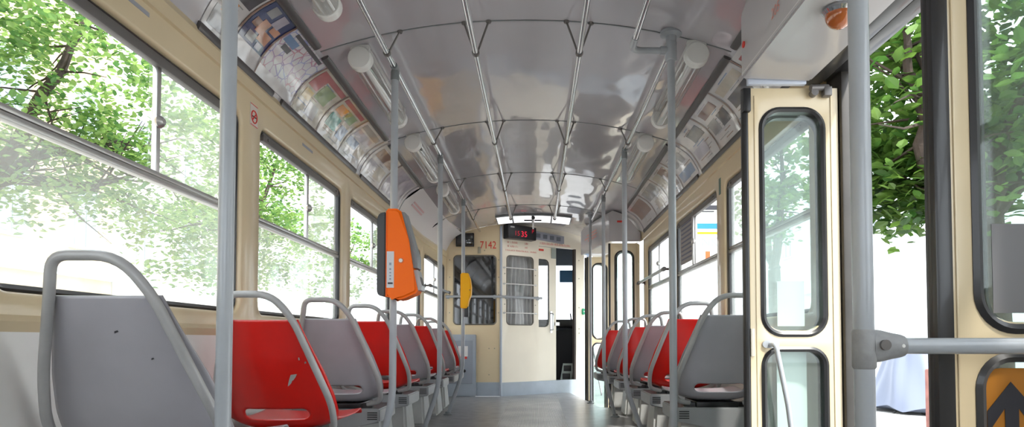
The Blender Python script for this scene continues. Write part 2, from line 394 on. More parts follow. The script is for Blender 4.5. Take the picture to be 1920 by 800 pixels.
# ------------------------------------------------------------------ adverts under the clear cove sheets
def pm(name, col, **k):
    k.setdefault('var', .25); k.setdefault('vscale', 12)
    return mat('print_'+name, col, .3, coat=.9, coatr=.10, bump=.014, bscale=4, cior=2.0, **k)
PC = dict(white=pm('white', (.62, .60, .60), var=.12), navy=pm('navy', (.02, .035, .14)), cream=pm('cream', (.55, .48, .38)), orange=pm('orange', (.75, .28, .03)), grey=pm('grey', (.30, .30, .31)),
          red=pm('red', (.42, .06, .06)), green=pm('green', (.22, .32, .10)), teal=pm('teal', (.06, .34, .30)), yellow=pm('yellow', (.66, .46, .12)), skin=pm('skin', (.55, .26, .15)), blue=pm('blue', (.12, .22, .42)), dark=pm('dark', (.06, .05, .06)), lilac=pm('lilac', (.48, .44, .52)), brown=pm('brown', (.28, .15, .10)))
# map: fine coloured route lines
mm, t, b = nt('print_map'); N = t.nodes; L = t.links
tc = N.new('ShaderNodeTexCoord'); vo = N.new('ShaderNodeTexVoronoi'); vo.feature = 'DISTANCE_TO_EDGE'; vo.inputs['Scale'].default_value = 22; L.new(tc.outputs['Object'], vo.inputs['Vector'])
n3 = N.new('ShaderNodeTexNoise'); n3.inputs['Scale'].default_value = 9; L.new(tc.outputs['Object'], n3.inputs['Vector'])
cr = N.new('ShaderNodeValToRGB'); cr.color_ramp.elements[0].color = (.5, .2, .25, 1); cr.color_ramp.elements[1].color = (.25, .3, .6, 1); cr.color_ramp.elements[0].position = .4; cr.color_ramp.elements[1].position = .6; L.new(n3.outputs['Color'], cr.inputs['Fac'])
st = N.new('ShaderNodeMath'); st.operation = 'LESS_THAN'; st.inputs[1].default_value = .05; L.new(vo.outputs['Distance'], st.inputs[0])
mx = N.new('ShaderNodeMix'); mx.data_type = 'RGBA'; mx.inputs['A'].default_value = (.62, .60, .63, 1); L.new(st.outputs[0], mx.inputs['Factor']); L.new(cr.outputs['Color'], mx.inputs['B'])
L.new(mx.outputs['Result'], b.inputs['Base Color']); b.inputs['Roughness'].default_value = .3; b.inputs['Coat Weight'].default_value = .9; b.inputs['Coat Roughness'].default_value = .1; b.inputs['Coat IOR'].default_value = 2.0
PC['map'] = mm
def poster(s, y0, y1, base, blocks, label, t0=.07, t1=.93, edge=True):
    names = [base]; bm = new(); blocks = list(blocks)
    if base in ('white', 'cream'):
        rp = random.Random(len(label)+int(y0*100))
        for k in range(14):
            v = .08+.065*k; a_ = rp.uniform(.04, .5); blocks.insert(0, (a_, min(.96, a_+rp.uniform(.15, .5)), v, v+.018, rp.choice(('grey', 'lilac', 'brown', 'grey', 'blue'))))
    def patch(u0, u1, v0, v1, d, mi, th=.0008):
        nu, nv = 4, 10
        G = []
        for d_ in (d, d-th):
            G.append([[bm.verts.new((cove(s, v0+(v1-v0)*j/nv, d_)[0], u0+(u1-u0)*i/nu, cove(s, v0+(v1-v0)*j/nv, d_)[1])) for j in range(nv+1)] for i in range(nu+1)])
        for g_ in G:
            for i in range(nu):
                for j in range(nv):
                    bm.faces.new((g_[i][j], g_[i+1][j], g_[i+1][j+1], g_[i][j+1])).material_index = mi
    patch(y0+.004, y1-.004, t0, t1, .003, 0, .002)
    for (u0, u1, v0, v1, c) in blocks:
        if c not in names: names.append(c)
        patch(y0+(y1-y0)*u0, y0+(y1-y0)*u1, t0+(t1-t0)*v0, t0+(t1-t0)*v1, .0045 if v1-v0 > .02 else .0038, names.index(c))
    if edge:   # the curled dark edge between two sheets
        if 'brown' not in names: names.append('brown')
        patch(y1-.008, y1, t0, t1, .008, names.index('brown'), .004)
    o = fin('advert_poster', bm, [PC[n] for n in names], loc=(cove(s, .5)[0], (y0+y1)/2, cove(s, .5)[1]))
    return tag(o, label, 'poster', 'advert posters in the ceiling coves')
poster(-1, 2.26, 2.47, 'white', [(.15, .7, .05, .35, 'grey'), (.3, .62, .30, .55, 'orange'), (.1, .9, .6, .95, 'dark'), (.1, .3, .62, .9, 'teal')], 'white and dark advert with an orange block, left cove beside the nearest pole')
poster(-1, 2.48, 2.70, 'navy', [(.0, 1, .0, .25, 'white'), (.15, .4, .78, .96, 'grey'), (.5, .75, .72, .96, 'lilac'), (.2, .5, .30, .44, 'grey'), (.6, .8, .28, .38, 'lilac'), (.3, .55, .48, .72, 'skin'), (.5, .86, .40, .58, 'skin'), (.62, .9, .62, .74, 'skin'), (.1, .3, .52, .66, 'brown')], 'navy advert with people and small panels, left cove before the map')
poster(-1, 2.705, 3.10, 'map', [(.03, .3, .72, .86, 'blue'), (.1, .85, .90, .97, 'dark'), (.0, 1, .0, .18, 'white'), (.12, .3, .60, .7, 'dark')], 'white transport map with thin route lines in the left cove')
poster(-1, 3.105, 3.47, 'cream', [(.05, .35, .55, .85, 'red'), (.1, .35, .30, .5, 'yellow'), (.4, .8, .45, .80, 'green'), (.05, .95, .84, .95, 'red'), (.4, .75, .1, .35, 'white')], 'cream timetable advert with red, green and yellow blocks, left cove after the map')
poster(-1, 3.475, 3.86, 'cream', [(.1, .5, .25, .55, 'teal'), (.1, .4, .60, .80, 'orange'), (.45, .8, .60, .82, 'green'), (.05, .9, .86, .96, 'red'), (.6, .9, .2, .5, 'blue')], 'cream advert with a teal square, third full sheet of the left cove')
poster(-1, 3.865, 4.27, 'white', [(.05, .5, .3, .5, 'blue'), (.1, .8, .55, .75, 'lilac'), (.55, .9, .2, .45, 'cream'), (.1, .9, .8, .94, 'grey')], 'whitish advert with pale blue bars, left cove before the second ceiling joint')
poster(-1, 4.33, 4.85, 'white', [(.1, .9, .62, .9, 'brown'), (.1, .4, .2, .5, 'lilac'), (.5, .9, .15, .5, 'cream')], 'pale advert with a brown photo strip, left cove past the second ceiling joint')
poster(-1, 4.86, 5.50, 'white', [(.06, .94, .06, .94, 'lilac'), (.15, .85, .7, .85, 'grey'), (.15, .85, .5, .6, 'grey'), (.15, .85, .3, .4, 'white')], 'whitish text-filled sheet, last one in the left cove', edge=False)
for i, (y0, y1, bl, lb) in enumerate([
    (2.56, 3.02, [(.1, .5, .2, .8, 'brown'), (.55, .9, .3, .9, 'red')], 'brown and red photo sheet in the right cove, nearest the door box'),
    (3.03, 3.42, [(.15, .85, .35, .62, 'dark'), (.1, .9, .70, .9, 'cream'), (.1, .5, .1, .3, 'lilac')], 'pale sheet with a wide dark photo, second in the right cove'),
    (3.43, 3.82, [(.1, .45, .3, .6, 'dark'), (.55, .9, .3, .6, 'grey'), (.2, .8, .7, .9, 'brown')], 'pale sheet with two square photos, third in the right cove'),
    (3.83, 4.27, [(.1, .6, .55, .85, 'dark'), (.3, .9, .2, .45, 'lilac')], 'pale sheet with one dark upper photo, fourth in the right cove'),
    (4.33, 4.78, [(.2, .8, .5, .8, 'grey'), (.1, .9, .1, .35, 'blue')], 'bluish sheet in the right cove, first past the second ceiling joint'),
    (4.79, 5.28, [(.1, .5, .2, .9, 'brown'), (.55, .9, .4, .9, 'cream')], 'brown and cream sheet in the right cove, behind the grey pole'),
    (5.29, 5.85, [(.1, .9, .5, .9, 'grey'), (.2, .7, .1, .4, 'cream')], 'grey-topped sheet in the right cove, second from its far end'),
    (5.86, 6.55, [(.1, .9, .3, .9, 'brown'), (.15, .85, .1, .25, 'white')], 'brown striped sheet at the far end of the right cove')]):
    poster(1, y0, y1, 'white', bl, lb, edge=(i < 7))
# white cove liner past the third joint: curved joint piece
for s, y in ((-1, 5.60), (-1, 7.03)):
    bm = new(); P = [cove(s, k/12, .003) for k in range(13)]
    loft(bm, [[(x+taperL(y), y-.006, z) for x, z in P]+[(x+taperL(y)-s*-.004, y-.006, z-.004) for x, z in reversed(P)], [(x+taperL(y), y+.006, z) for x, z in P]+[(x+taperL(y)-s*-.004, y+.006, z-.004) for x, z in reversed(P)]])
    tag(fin('trim_%d' % (20+int(y)), bm, MGREY), kind='structure')

# ------------------------------------------------------------------ ceiling lamps
def lamp(x, y0, y1, label):
    z = ceilz(x)-.062; root = empty('tube_lamp', (x, y0, ceilz(x)), label, 'ceiling lamp', 'tube lamps on the ceiling')
    lz = z-ceilz(x); ln = y1-y0
    bm = new()
    box(bm, -.035, .035, .03, ln-.03, -.028, .012, .006); fin('mounting_rail', bm, WHITE, root)
    for a, d in ((0, 1), (ln, -1)):
        bm = new(); lathe(bm, [(.03, a), (.050, a+d*.002), (.057, a+d*.010), (.058, a+d*.045), (.054, a+d*.05)], (0, 0, lz), 'y', 24)
        box(bm, -.045, .045, min(a+d*.01, a+d*.045), max(a+d*.01, a+d*.045), lz, .004, .006)
        fin('end_cap', bm, WHITE, root)
    bm = new()
    rings = []
    for yy in (.045, ln-.045):
        rings.append([((.050+.0015*(k % 2))*cos(2*pi*k/48), yy, lz+(.050+.0015*(k % 2))*sin(2*pi*k/48)) for k in range(48)])
    loft(bm, rings, caps=False); fin('clear_cover', bm, TUBEG, root)
    bm = new(); tube(bm, [(0, .08, lz), (0, ln-.08, lz)], .013, 14); fin('fluorescent_tube', bm, mat('tube_glass_off', (.85, .85, .84), .3, coat=.5), root)
    bm = new(); box(bm, -.03, .03, .09, ln-.09, lz+.022, lz+.03); fin('reflector', bm, ALU, root)
for x, y0, y1, lb in ((-.84, 1.62, 2.55, 'tube lamp cut off by the top edge of the photo, left of the aisle'), (-.84, 2.98, 3.85, 'largest fully visible tube lamp on the left of the ceiling'),
                      (-.84, 4.28, 5.2, 'tube lamp on the left of the ceiling, second fully visible'), (-.84, 5.65, 6.5, 'smallest tube lamp on the left of the ceiling, farthest'),
                      (.75, 2.93, 3.85, 'large tube lamp on the right beside the flanged pole'), (.74, 4.28, 5.2, 'smaller tube lamp on the right, further along the ceiling')):
    lamp(x, y0, y1, lb)

# ------------------------------------------------------------------ ceiling rails
RZ = 2.045
def rail(x, y0, y1, label, rings, feet, extra=None):
    root = empty('grab_rail', (x, y0, RZ), label, 'handrail', 'chrome rails below the ceiling')
    bm = new(); pts = [(0, 0, 0), (0, y1-y0, 0)]
    if extra: pts = [(0, 0, 0)]+extra
    tube(bm, fillet(pts, .05), .0135, 14); fin('rail', bm, CHROME, root)
    for ry in rings:
        bm = new()
        for dx in feet:
            zc = ceilz(x+dx)-RZ
            tube(bm, [(dx, ry-y0, zc-.002), (dx*.15, ry-y0+.01, .012)], .0048, 8)
            lathe(bm, [(.011, zc-.010), (.013, zc-.006), (.013, zc+.003)], (dx, ry-y0, 0), 'z', 12)
        lathe(bm, [(.0165, ry-y0-.012), (.018, ry-y0-.008), (.018, ry-y0+.008), (.0165, ry-y0+.012)], (0, 0, 0), 'y', 16)
        fin('bracket', bm, DALU, root, ang=30)
    return root
rail(-.285, -1.2, 6.98, 'chrome ceiling rail just left of the middle of the aisle', RING[1:], (-.055, .06))
rail(.20, -1.2, 6.98, 'chrome ceiling rail just right of the middle of the aisle', RING[1:], (-.06, .055))
rail(-.70, -1.2, 7.85, 'chrome ceiling rail over the left row of poles', [1.58, 2.95, 4.31, 5.67, 7.03], (.06,))
rail(.44, -1.2, 2.93, 'short chrome ceiling rail ending in a grey elbow at the flanged pole', [1.58], (.05,), extra=[(0, 4.02, 0)])
rail(.62, 2.96, 7.16, 'long chrome ceiling rail over the right row of poles', [4.31, 5.67], (-.05,))
# ------------------------------------------------------------------ poles
def pole(x, y, label, z1=RZ-.012, bend=None, flange=False, r=.0175, kind='pole'):
    root = empty('grab_pole', (x, y, 0), label, 'pole', 'grey grab poles')
    bm = new()
    if bend:
        dx, zb = bend; pts = fillet([(dx, 0, 0), (0, 0, zb), (0, 0, z1)], .12, 8)
    else: pts = [(0, 0, 0), (0, 0, z1)]
    tube(bm, pts, r, 18); fin('pole_tube', bm, POLE, root)
    bm = new(); fx = bend[0] if bend else 0
    lathe(bm, [(.042, 0), (.042, .006), (.026, .014), (.022, .03)], (fx, 0, .004 if abs(x+fx) < .3 else 0), 'z', 20); fin('foot', bm, MGREY, root)
    if flange:
        zc = ceilz(x)
        bm = new(); lathe(bm, [(.024, zc-.05), (.026, zc-.02), (.05, zc-.012), (.05, zc+.002)], (0, 0, 0), 'z', 22); fin('ceiling_flange', bm, POLE, root)
    else:
        bm = new(); lathe(bm, [(.0195, z1-.05), (.021, z1-.045), (.021, z1-.01), (.018, z1)], (0, 0, 0), 'z', 18)
        tube(bm, [(0, -.03, z1+.012), (0, .03, z1+.012)], .0185, 14); fin('rail_clamp', bm, MGREY, root)
    return root
pole(-.712, 1.46, 'thick-looking grey pole on the left, nearest the camera, between the first two seats')
pole(-.70, 3.12, 'grey pole carrying the orange ticket validator', bend=(-.13, .38))
pole(-.70, 4.62, 'slim grey pole between the orange and the yellow validator, bent at its foot', bend=(-.13, .38))
pole(-.70, 6.08, 'slim grey pole carrying the yellow validator', bend=(-.14, .40))
p = pole(.625, 2.93, 'straight grey pole with round ceiling flange and elbow, right of the aisle', z1=2.13, flange=True)
bm = new(); tube(bm, fillet([(-.185, -.13, RZ), (-.185, 0, RZ), (-.02, 0, RZ)], .06, 8), .0155, 14)
fin('elbow', bm, POLE, p)
bm = new(); lathe(bm, [(.024, RZ-.05), (.027, RZ-.044), (.027, RZ+.034), (.024, RZ+.04)], (0, 0, 0), 'z', 18); tube(bm, [(-.05, 0, RZ), (0, 0, RZ)], .02, 14); fin('tee_joint', bm, POLE, p)
pole(.62, 4.48, 'grey bent-foot pole, second of the right row after the flanged one', bend=(.14, .38))
pole(.62, 5.90, 'grey bent-foot pole, third of the right row', bend=(.10, .40))
pole(.605, 7.18, 'farthest straight grey pole at the edge of the front door step', z1=2.13, flange=True, r=.015)
p = pole(.598, 1.17, 'large foreground grey pole on the right with a cast bracket for the crossbar', z1=2.13, flange=True, r=.0178)
bm = new(); lathe(bm, [(.0178, .648), (.0205, .652), (.0205, .716), (.0178, .72)], (0, 0, 0), 'z', 24); fin('sleeve', bm, mat('cast_grey_metal', (.33, .335, .34), .5, var=.25, vscale=30, bump=.001, bscale=60), p)
bm = new()
def rc(x, hy, hz, cz=.69): return [(x, hy*cos(a)*(1 if abs(cos(a)) > .7 else 1), cz+hz*sin(a)) for a in [2*pi*k/20 for k in range(20)]]
loft(bm, [rc(.012, .018, .031), rc(.03, .019, .029), rc(.05, .0185, .024), rc(.066, .018, .021), rc(.072, .0165, .0185)])
fin('cast_bracket', bm, MATS['cast_grey_metal'], p)
bm = new(); lathe(bm, [(.0095, -.024), (.0095, -.018), (.006, -.0175), (.0055, -.019)], (.042-.014, 0, .692), 'y', 16); fin('bolt', bm, DALU, p)
bm = new(); lathe(bm, [(.003, -.0195), (.004, -.017)], (.062, 0, .69), 'y', 10); fin('rivet', bm, WHITE, p)
bm = new(); tube(bm, [(0, 0, 0), (.50, 0, 0)], .0148, 20)
o = fin('crossbar', bm, POLE, loc=None); o.location = (.598+.055, 1.17, .69)
tag(o, 'thick grey horizontal bar from the foreground pole across the right edge of the photo', 'handrail')

# ------------------------------------------------------------------ seats
def interp(tab, s):
    for (a, va), (b, vb) in zip(tab, tab[1:]):
        if s <= b:
            t = (s-a)/(b-a); t = t*t*(3-2*t) if False else t
            return va+(vb-va)*t
    return tab[-1][1]
prof0 = [(0, .80), (.045, .68), (.09, .56), (.128, .47), (.165, .418), (.215, .398), (.30, .395), (.42, .405), (.52, .422), (.565, .425), (.585, .412)]
def catmull(P, n=5):
    out = []
    P = [Vector((p[0], p[1])) for p in P]; Q = [P[0]*2-P[1]]+P+[P[-1]*2-P[-2]]
    for i in range(1, len(Q)-2):
        for k in range(n):
            t = k/n; a, b, c, d = Q[i-1], Q[i], Q[i+1], Q[i+2]
            out.append(.5*((2*b)+(-a+c)*t+(2*a-5*b+4*c-d)*t*t+(-a+3*b-3*c+d)*t**3))
    out.append(P[-1]); return out
PR = catmull(prof0, 6); SL = [0]
for a, b in zip(PR, PR[1:]): SL.append(SL[-1]+(b-a).length)
STOT = SL[-1]
wtab = [(0, .122), (.06, .140), (.20, .186), (.30, .209), (.36, .213), (.42, .206), (.48, .192), (.60, .192), (.75, .198), (.84, .188), (.90, .16)]
ctab = [(0, .003), (.12, .012), (.30, .035), (.40, .045), (.50, .045), (.65, .03), (.80, .015), (.9, .0)]
def shell_point(u, i):
    s = SL[i]; w = interp(wtab, s); c = interp(ctab, s)
    a = PR[max(0, i-1)]; b = PR[min(len(PR)-1, i+1)]; t = (b-a).normalized(); n = Vector((-t.y, t.x))   # towards the sitter
    if n.y < -.01: n = -n
    if i < 12 and n.x < 0: n = -n
    off = c*abs(u)**3
    p = PR[i]+n*off
    return Vector((u*w, p.x, p.y))
def shell_mesh():
    bm = new(); NU = 40; NV = len(PR)
    # slot in (x,s) space
    s0 = next(SL[i] for i in range(NV) if PR[i].y < .492); s1 = next(SL[i] for i in range(NV) if PR[i].y < .442)
    cs = (s0+s1)/2; hs = (s1-s0)/2; hx = .118
    # denser grid rows
    ss = []; k = 0
    M_ = 110
    def P_at(u, s):
        for i in range(NV-1):
            if s <= SL[i+1]+1e-9:
                t = (s-SL[i])/(SL[i+1]-SL[i]); return shell_point(u, i)*(1-t)+shell_point(u, i+1)*t
        return shell_point(u, NV-1)
    rows = [STOT*j/M_ for j in range(M_+1)]
    G = []; co = {}
    for j, s in enumerate(rows):
        r = []
        for i in range(NU+1):
            u = -1+2*i/NU
            # rounded front and top corners through width
            v = bm.verts.new(P_at(u, s)); r.append(v); co[v] = (u, s)
        G.append(r)
    def sdf(x, s):
        dx = max(abs(x)-(hx-hs), 0); ds = s-cs; return sqrt(dx*dx+ds*ds)-hs
    kill = []
    for j in range(M_):
        for i in range(NU):
            f = bm.faces.new((G[j][i], G[j][i+1], G[j+1][i+1], G[j+1][i]))
            cu = -1+2*(i+.5)/NU; s = (rows[j]+rows[j+1])/2
            if sdf(cu*interp(wtab, s), s) < 0: kill.append(f)
    kv = {v for f in kill for v in f.verts}
    bmesh.ops.delete(bm, geom=kill, context='FACES_ONLY')
    for v in kv:
        if v.is_valid and v.link_faces:
            u, s = co[v]; w = interp(wtab, s); x = u*w
            cx = max(-(hx-hs), min(hx-hs, x)); d = Vector((x-cx, s-cs)); 
            if d.length < 1e-6: continue
            d = d.normalized()*hs; nx, nsq = cx+d.x, cs+d.y
            v.co = P_at(nx/interp(wtab, nsq), nsq)
    for v in list(bm.verts):
        if not v.link_faces: bm.verts.remove(v)
    return bm
def seat_proto(side, red):
    """side -1 left row, +1 right row; aisle is at -side*x"""
    root = empty('tram_seat', (0, 0, 0))
    A = -side
    o = fin('seat_shell', shell_mesh(), SEATR if red else SEATG, root, ang=60)
    md = o.modifiers.new('thick', 'SOLIDIFY'); md.thickness = .006; md.offset = 0
    # tube hoop behind the shell
    pts = [(-A*.13, .20, .385), (-A*.198, .165, .40), (-A*.206, .100, .50), (-A*.178, .050, .62), (-A*.120, -.014, .80), (-A*.106, -.030, .888), (A*.040, -.030, .888), (A*.108, -.014, .805), (A*.174, .046, .62), (A*.212, .096, .50), (A*.203, .165, .40), (A*.13, .20, .385)]
    bm = new(); tube(bm, fillet(pts, [0, .03, .05, .05, .05, .035, .055, .05, .05, .05, .04, 0], 5), .0122, 12); fin('tube_frame', bm, TUBE, root)
    bm = new(); box(bm, -.10, .10, .17, .42, .365, .392, .004); box(bm, -.15, .15, .20, .24, .352, .388, .004); fin('mounting_bracket', bm, BLACK, root)
    # sloping box under the seat, deep at the wall and shallow at the aisle
    bm = new(); wx = -A*.235
    P = [(A*.200, .366), (wx, .366), (wx, .235), (-A*.02, .258), (A*.200, .300)]
    loft(bm, [[(x, .155, z) for x, z in P], [(x, .50, z) for x, z in P]]); bmesh.ops.bevel(bm, geom=bm.edges[:], offset=.006, segments=2, affect='EDGES')
    fin('heater_box', bm, BASEM, root)
    for k in range(4):
        bm = new(); zz = .314+.0105*k
        box(bm, min(A*.140, A*.188), max(A*.140, A*.188),   .1525, .1555, zz, zz+.0045); fin('vent_slot', bm, BLACK, root, smooth=False)
    bm = new()
    loft(bm, [[(-A*.10-A*a*.150, .33+b*.16, 0) for a, b in ((-1, -1), (-1, 1), (1, 1), (1, -1))], [(-A*.09-A*a*.115, .33+b*.12, .29) for a, b in ((-1, -1), (-1, 1), (1, 1), (1, -1))]])
    bmesh.ops.bevel(bm, geom=bm.edges[:], offset=.02, segments=3, affect='EDGES'); fin('pedestal', bm, PEDM, root)
    return root
protos = {(s, r_): seat_proto(s, r_) for s in (-1, 1) for r_ in (False, True)}
used = set()
def place_seat(side, red, x, y, dz, label, rz=0):
    pr = protos[(side, red)]
    if (side, red) in used:
        root = pr.copy(); COL.objects.link(root)
        for c in pr.children:
            d = c.copy(); COL.objects.link(d); d.parent = root
            if c.name.startswith('pedestal'): d.location.z = -dz
    else:
        root = pr; used.add((side, red))
    root.location = (x, y, dz); root.rotation_euler.z = rz
    for c in root.children:
        if c.name.startswith('pedestal'): c.location.z = -dz
    return tag(root, label, 'seat', 'left row of tram seats' if side < 0 else 'right row of tram seats')
XS = -.965
for i, (y, dz, lb) in enumerate([(1.436, 0, 'large grey seat at the bottom left, nearest the camera'), (2.21, -.03, 'red seat with a scratched back and a bright slot, first red one on the left'),
                                 (2.98, .0, 'grey seat directly beyond the first red seat on the left'), (3.69, .01, 'red seat behind the orange validator pole, second red one on the left'),
                                 (4.38, .01, 'grey seat of the left row, third grey one from the camera'), (5.10, .015, 'red seat of the left row, third red one from the camera'),
                                 (5.80, .01, 'grey seat of the left row, next to last'), (6.42, .0, 'red seat at the far end of the left row')]):
    place_seat(-1, i % 2 == 1, XS-(.02 if i == 7 else 0)+(.018 if i == 1 else 0), y, dz, lb)
for i, (y, dz, lb) in enumerate([(2.90, .015, 'large grey seat on the right beside the folded door'), (3.60, .02, 'red seat behind the straight flanged pole on the right'),
                                 (4.33, .0, 'grey seat of the right row, second grey one from the camera'), (5.03, .005, 'red seat of the right row, second red one from the camera'),
                                 (5.75, .005, 'grey seat of the right row, next to last'), (6.35, .0, 'red seat at the far end of the right row by the front door')]):
    place_seat(1, i % 2 == 1, .865-(.055 if i == 5 else 0), y, dz, lb)
# scratches on the first red seat: a chip of grey primer
def chip(pts, seat, m, nm):
    bm = new(); lp = []
    for x, z in pts:
        for (a, za), (b, zb) in zip(prof0, prof0[1:]):
            if zb <= z <= za: y = a+(b-a)*(za-z)/(za-zb)
        lp.append((x, y-.0045, z))
    loft(bm, [lp, [(x, y+.001, z) for x, y, z in lp]]); o = fin(nm, bm, m, seat, smooth=False); return o
SEATS = {o['label']: o for o in bpy.data.objects if 'tram_seat' in o.name and 'label' in o}
red1 = next(o for l_, o in SEATS.items() if 'scratched back' in l_); grey1 = next(o for l_, o in SEATS.items() if 'nearest the camera' in l_ and l_.startswith('large grey'))
CHIPM = mat('bare_primer', (.42, .42, .40), .6)
chip([(.058, .566), (.066, .590), (.074, .608), (.096, .611), (.090, .600), (.082, .590), (.076, .586), (.072, .578), (.064, .570)], red1, CHIPM, 'paint_chip')
chip([(.108, .660), (.113, .661), (.112, .671), (.108, .669)], red1, MATS['bare_primer'], 'paint_chip')
chip([(.128, .648), (.135, .650), (.134, .656), (.129, .655)], red1, MATS['bare_primer'], 'paint_chip')
chip([(.000, .716), (.010, .720), (.008, .723), (.001, .721)], grey1, TEXTD, 'scuff_mark')
chip([(.072, .655), (.078, .657), (.077, .660), (.073, .659)], grey1, TEXTD, 'scuff_mark')

# ------------------------------------------------------------------ ticket validators
def validator_orange():
    root = empty('ticket_validator', (-.70, 3.12, .90), 'large orange ticket validator with a dark back plate, on the second left pole', 'ticket validator')
    R = lambda pts, y0, y1: [[(x, y, z) for x, z in pts] for y in (y0, y1)]
    y0, y1 = -.150, -.022
    side = [(-.006, .005), (-.006, .405), (.005, .418), (.045, .418), (.065, .405), (.102, .27), (.126, .12), (.145, .035), (.136, .02), (.080, -.005), (.055, -.010), (.03, 0)]
    bm = new(); loft(bm, R(side, y0, y1)); bmesh.ops.bevel(bm, geom=[e for e in bm.edges if abs(e.verts[0].co.y-e.verts[1].co.y) < 1e-6], offset=.012, segments=3, affect='EDGES')
    fin('housing', bm, ORANGE, root)
    bm = new(); loft(bm, R([(-.046, .03), (-.046, .375), (-.036, .395), (-.007, .402), (-.007, .006), (-.038, .01)], y0+.006, y1-.004)); bmesh.ops.bevel(bm, geom=bm.edges[:], offset=.004, segments=2, affect='EDGES')
    fin('back_plate', bm, DGREY, root)
    bm = new(); loft(bm, R([(.055, .405), (.080, .402), (.141, .195), (.142, .14), (.115, .14), (.09, .27)], y0+.020, y1-.012)); fin('front_display', bm, MGREY, root)
    bm = new(); loft(bm, R([(.112, .13), (.142, .13), (.162, .055), (.160, .035), (.128, .035)], y0+.020, y1-.012)); fin('ticket_slot_panel', bm, mat('pale_grey_plastic', (.42, .43, .44), .4), root)
    bm = new(); loft(bm, R([(.122, .10), (.1505, .10), (.1625, .06), (.135, .058)], y0+.035, y1-.03)); fin('ticket_slot', bm, BLACK, root)
    bm = new(); box(bm, .002, .036, y0-.0012, y0+.002, .045, .215, .0005); lab = fin('printed_label', bm, mat('label_grey', (.62, .65, .68), .45), root, smooth=False)
    bm = new()
    for k, h in enumerate([.004]*3+[.010]*1+[.004]*4+[.009]+[.004]*3):
        pass
    for zz, hh, w_ in ((.150, .012, .010), (.128, .008, .008), (.112, .006, .008), (.098, .006, .008), (.082, .008, .008)): box(bm, .019-w_/2, .019+w_/2, y0-.0018, y0-.0010, zz, zz+hh)
    fin('label_print', bm, mat('grey_print', (.25, .30, .36), .5), root, smooth=False)
    bm = new(); box(bm, .008, .031, y0-.0018, y0-.0010, .062, .070); fin('label_bar', bm, TEXTD, root, smooth=False)
    bm = new(); lathe(bm, [(.013, y0+.004), (.0125, y0-.003), (.009, y0-.004)], (.068, 0, .172), 'y', 20); fin('button_ring', bm, mat('button_ring_orange', (.75, .22, .08), .4), root)
    bm = new(); lathe(bm, [(.009, y0+.004), (.0085, y0-.006), (.005, y0-.0065)], (.068, 0, .172), 'y', 20); fin('round_button', bm, WHITE, root)
    bm = new()
    for zz in (.08, .32): lathe(bm, [(.022, zz), (.022, zz+.03)], (0, 0, 0), 'z', 16); box(bm, -.02, .02, -.03, -.015, zz, zz+.03)
    fin('pole_clamp', bm, DGREY, root)
validator_orange()
root = empty('ticket_validator', (-.70, 6.08, .98), 'small yellow ticket validator on the farthest left pole', 'ticket validator')
R = lambda pts, y0, y1: [[(x, y, z) for x, z in pts] for y in (y0, y1)]
bm = new(); loft(bm, R([(-.010, .03), (-.010, .34), (.006, .352), (.060, .348), (.078, .30), (.090, .22), (.088, .15), (.066, .09), (.056, .035), (.045, .02), (.0, .02)], -.13, -.024)); bmesh.ops.bevel(bm, geom=[e for e in bm.edges if abs(e.verts[0].co.y-e.verts[1].co.y) < 1e-6], offset=.008, segments=2, affect='EDGES'); fin('housing', bm, YELLOW, root)
bm = new(); box(bm, .022, .062, -.10, -.04, -.06, .04, .004); fin('plug_box', bm, DGREY, root)
bm = new()
for zz in (.06, .18): lathe(bm, [(.028, zz), (.028, zz+.03)], (-.006, 0, 0), 'z', 14); box(bm, -.02, .012, -.03, -.012, zz, zz+.03)
fin('pole_clamp', bm, DGREY, root)
bm = new(); lathe(bm, [(.004, -.136), (.005, -.128)], (.078, 0, .19), 'y', 10); fin('screw', bm, DGREY, root)

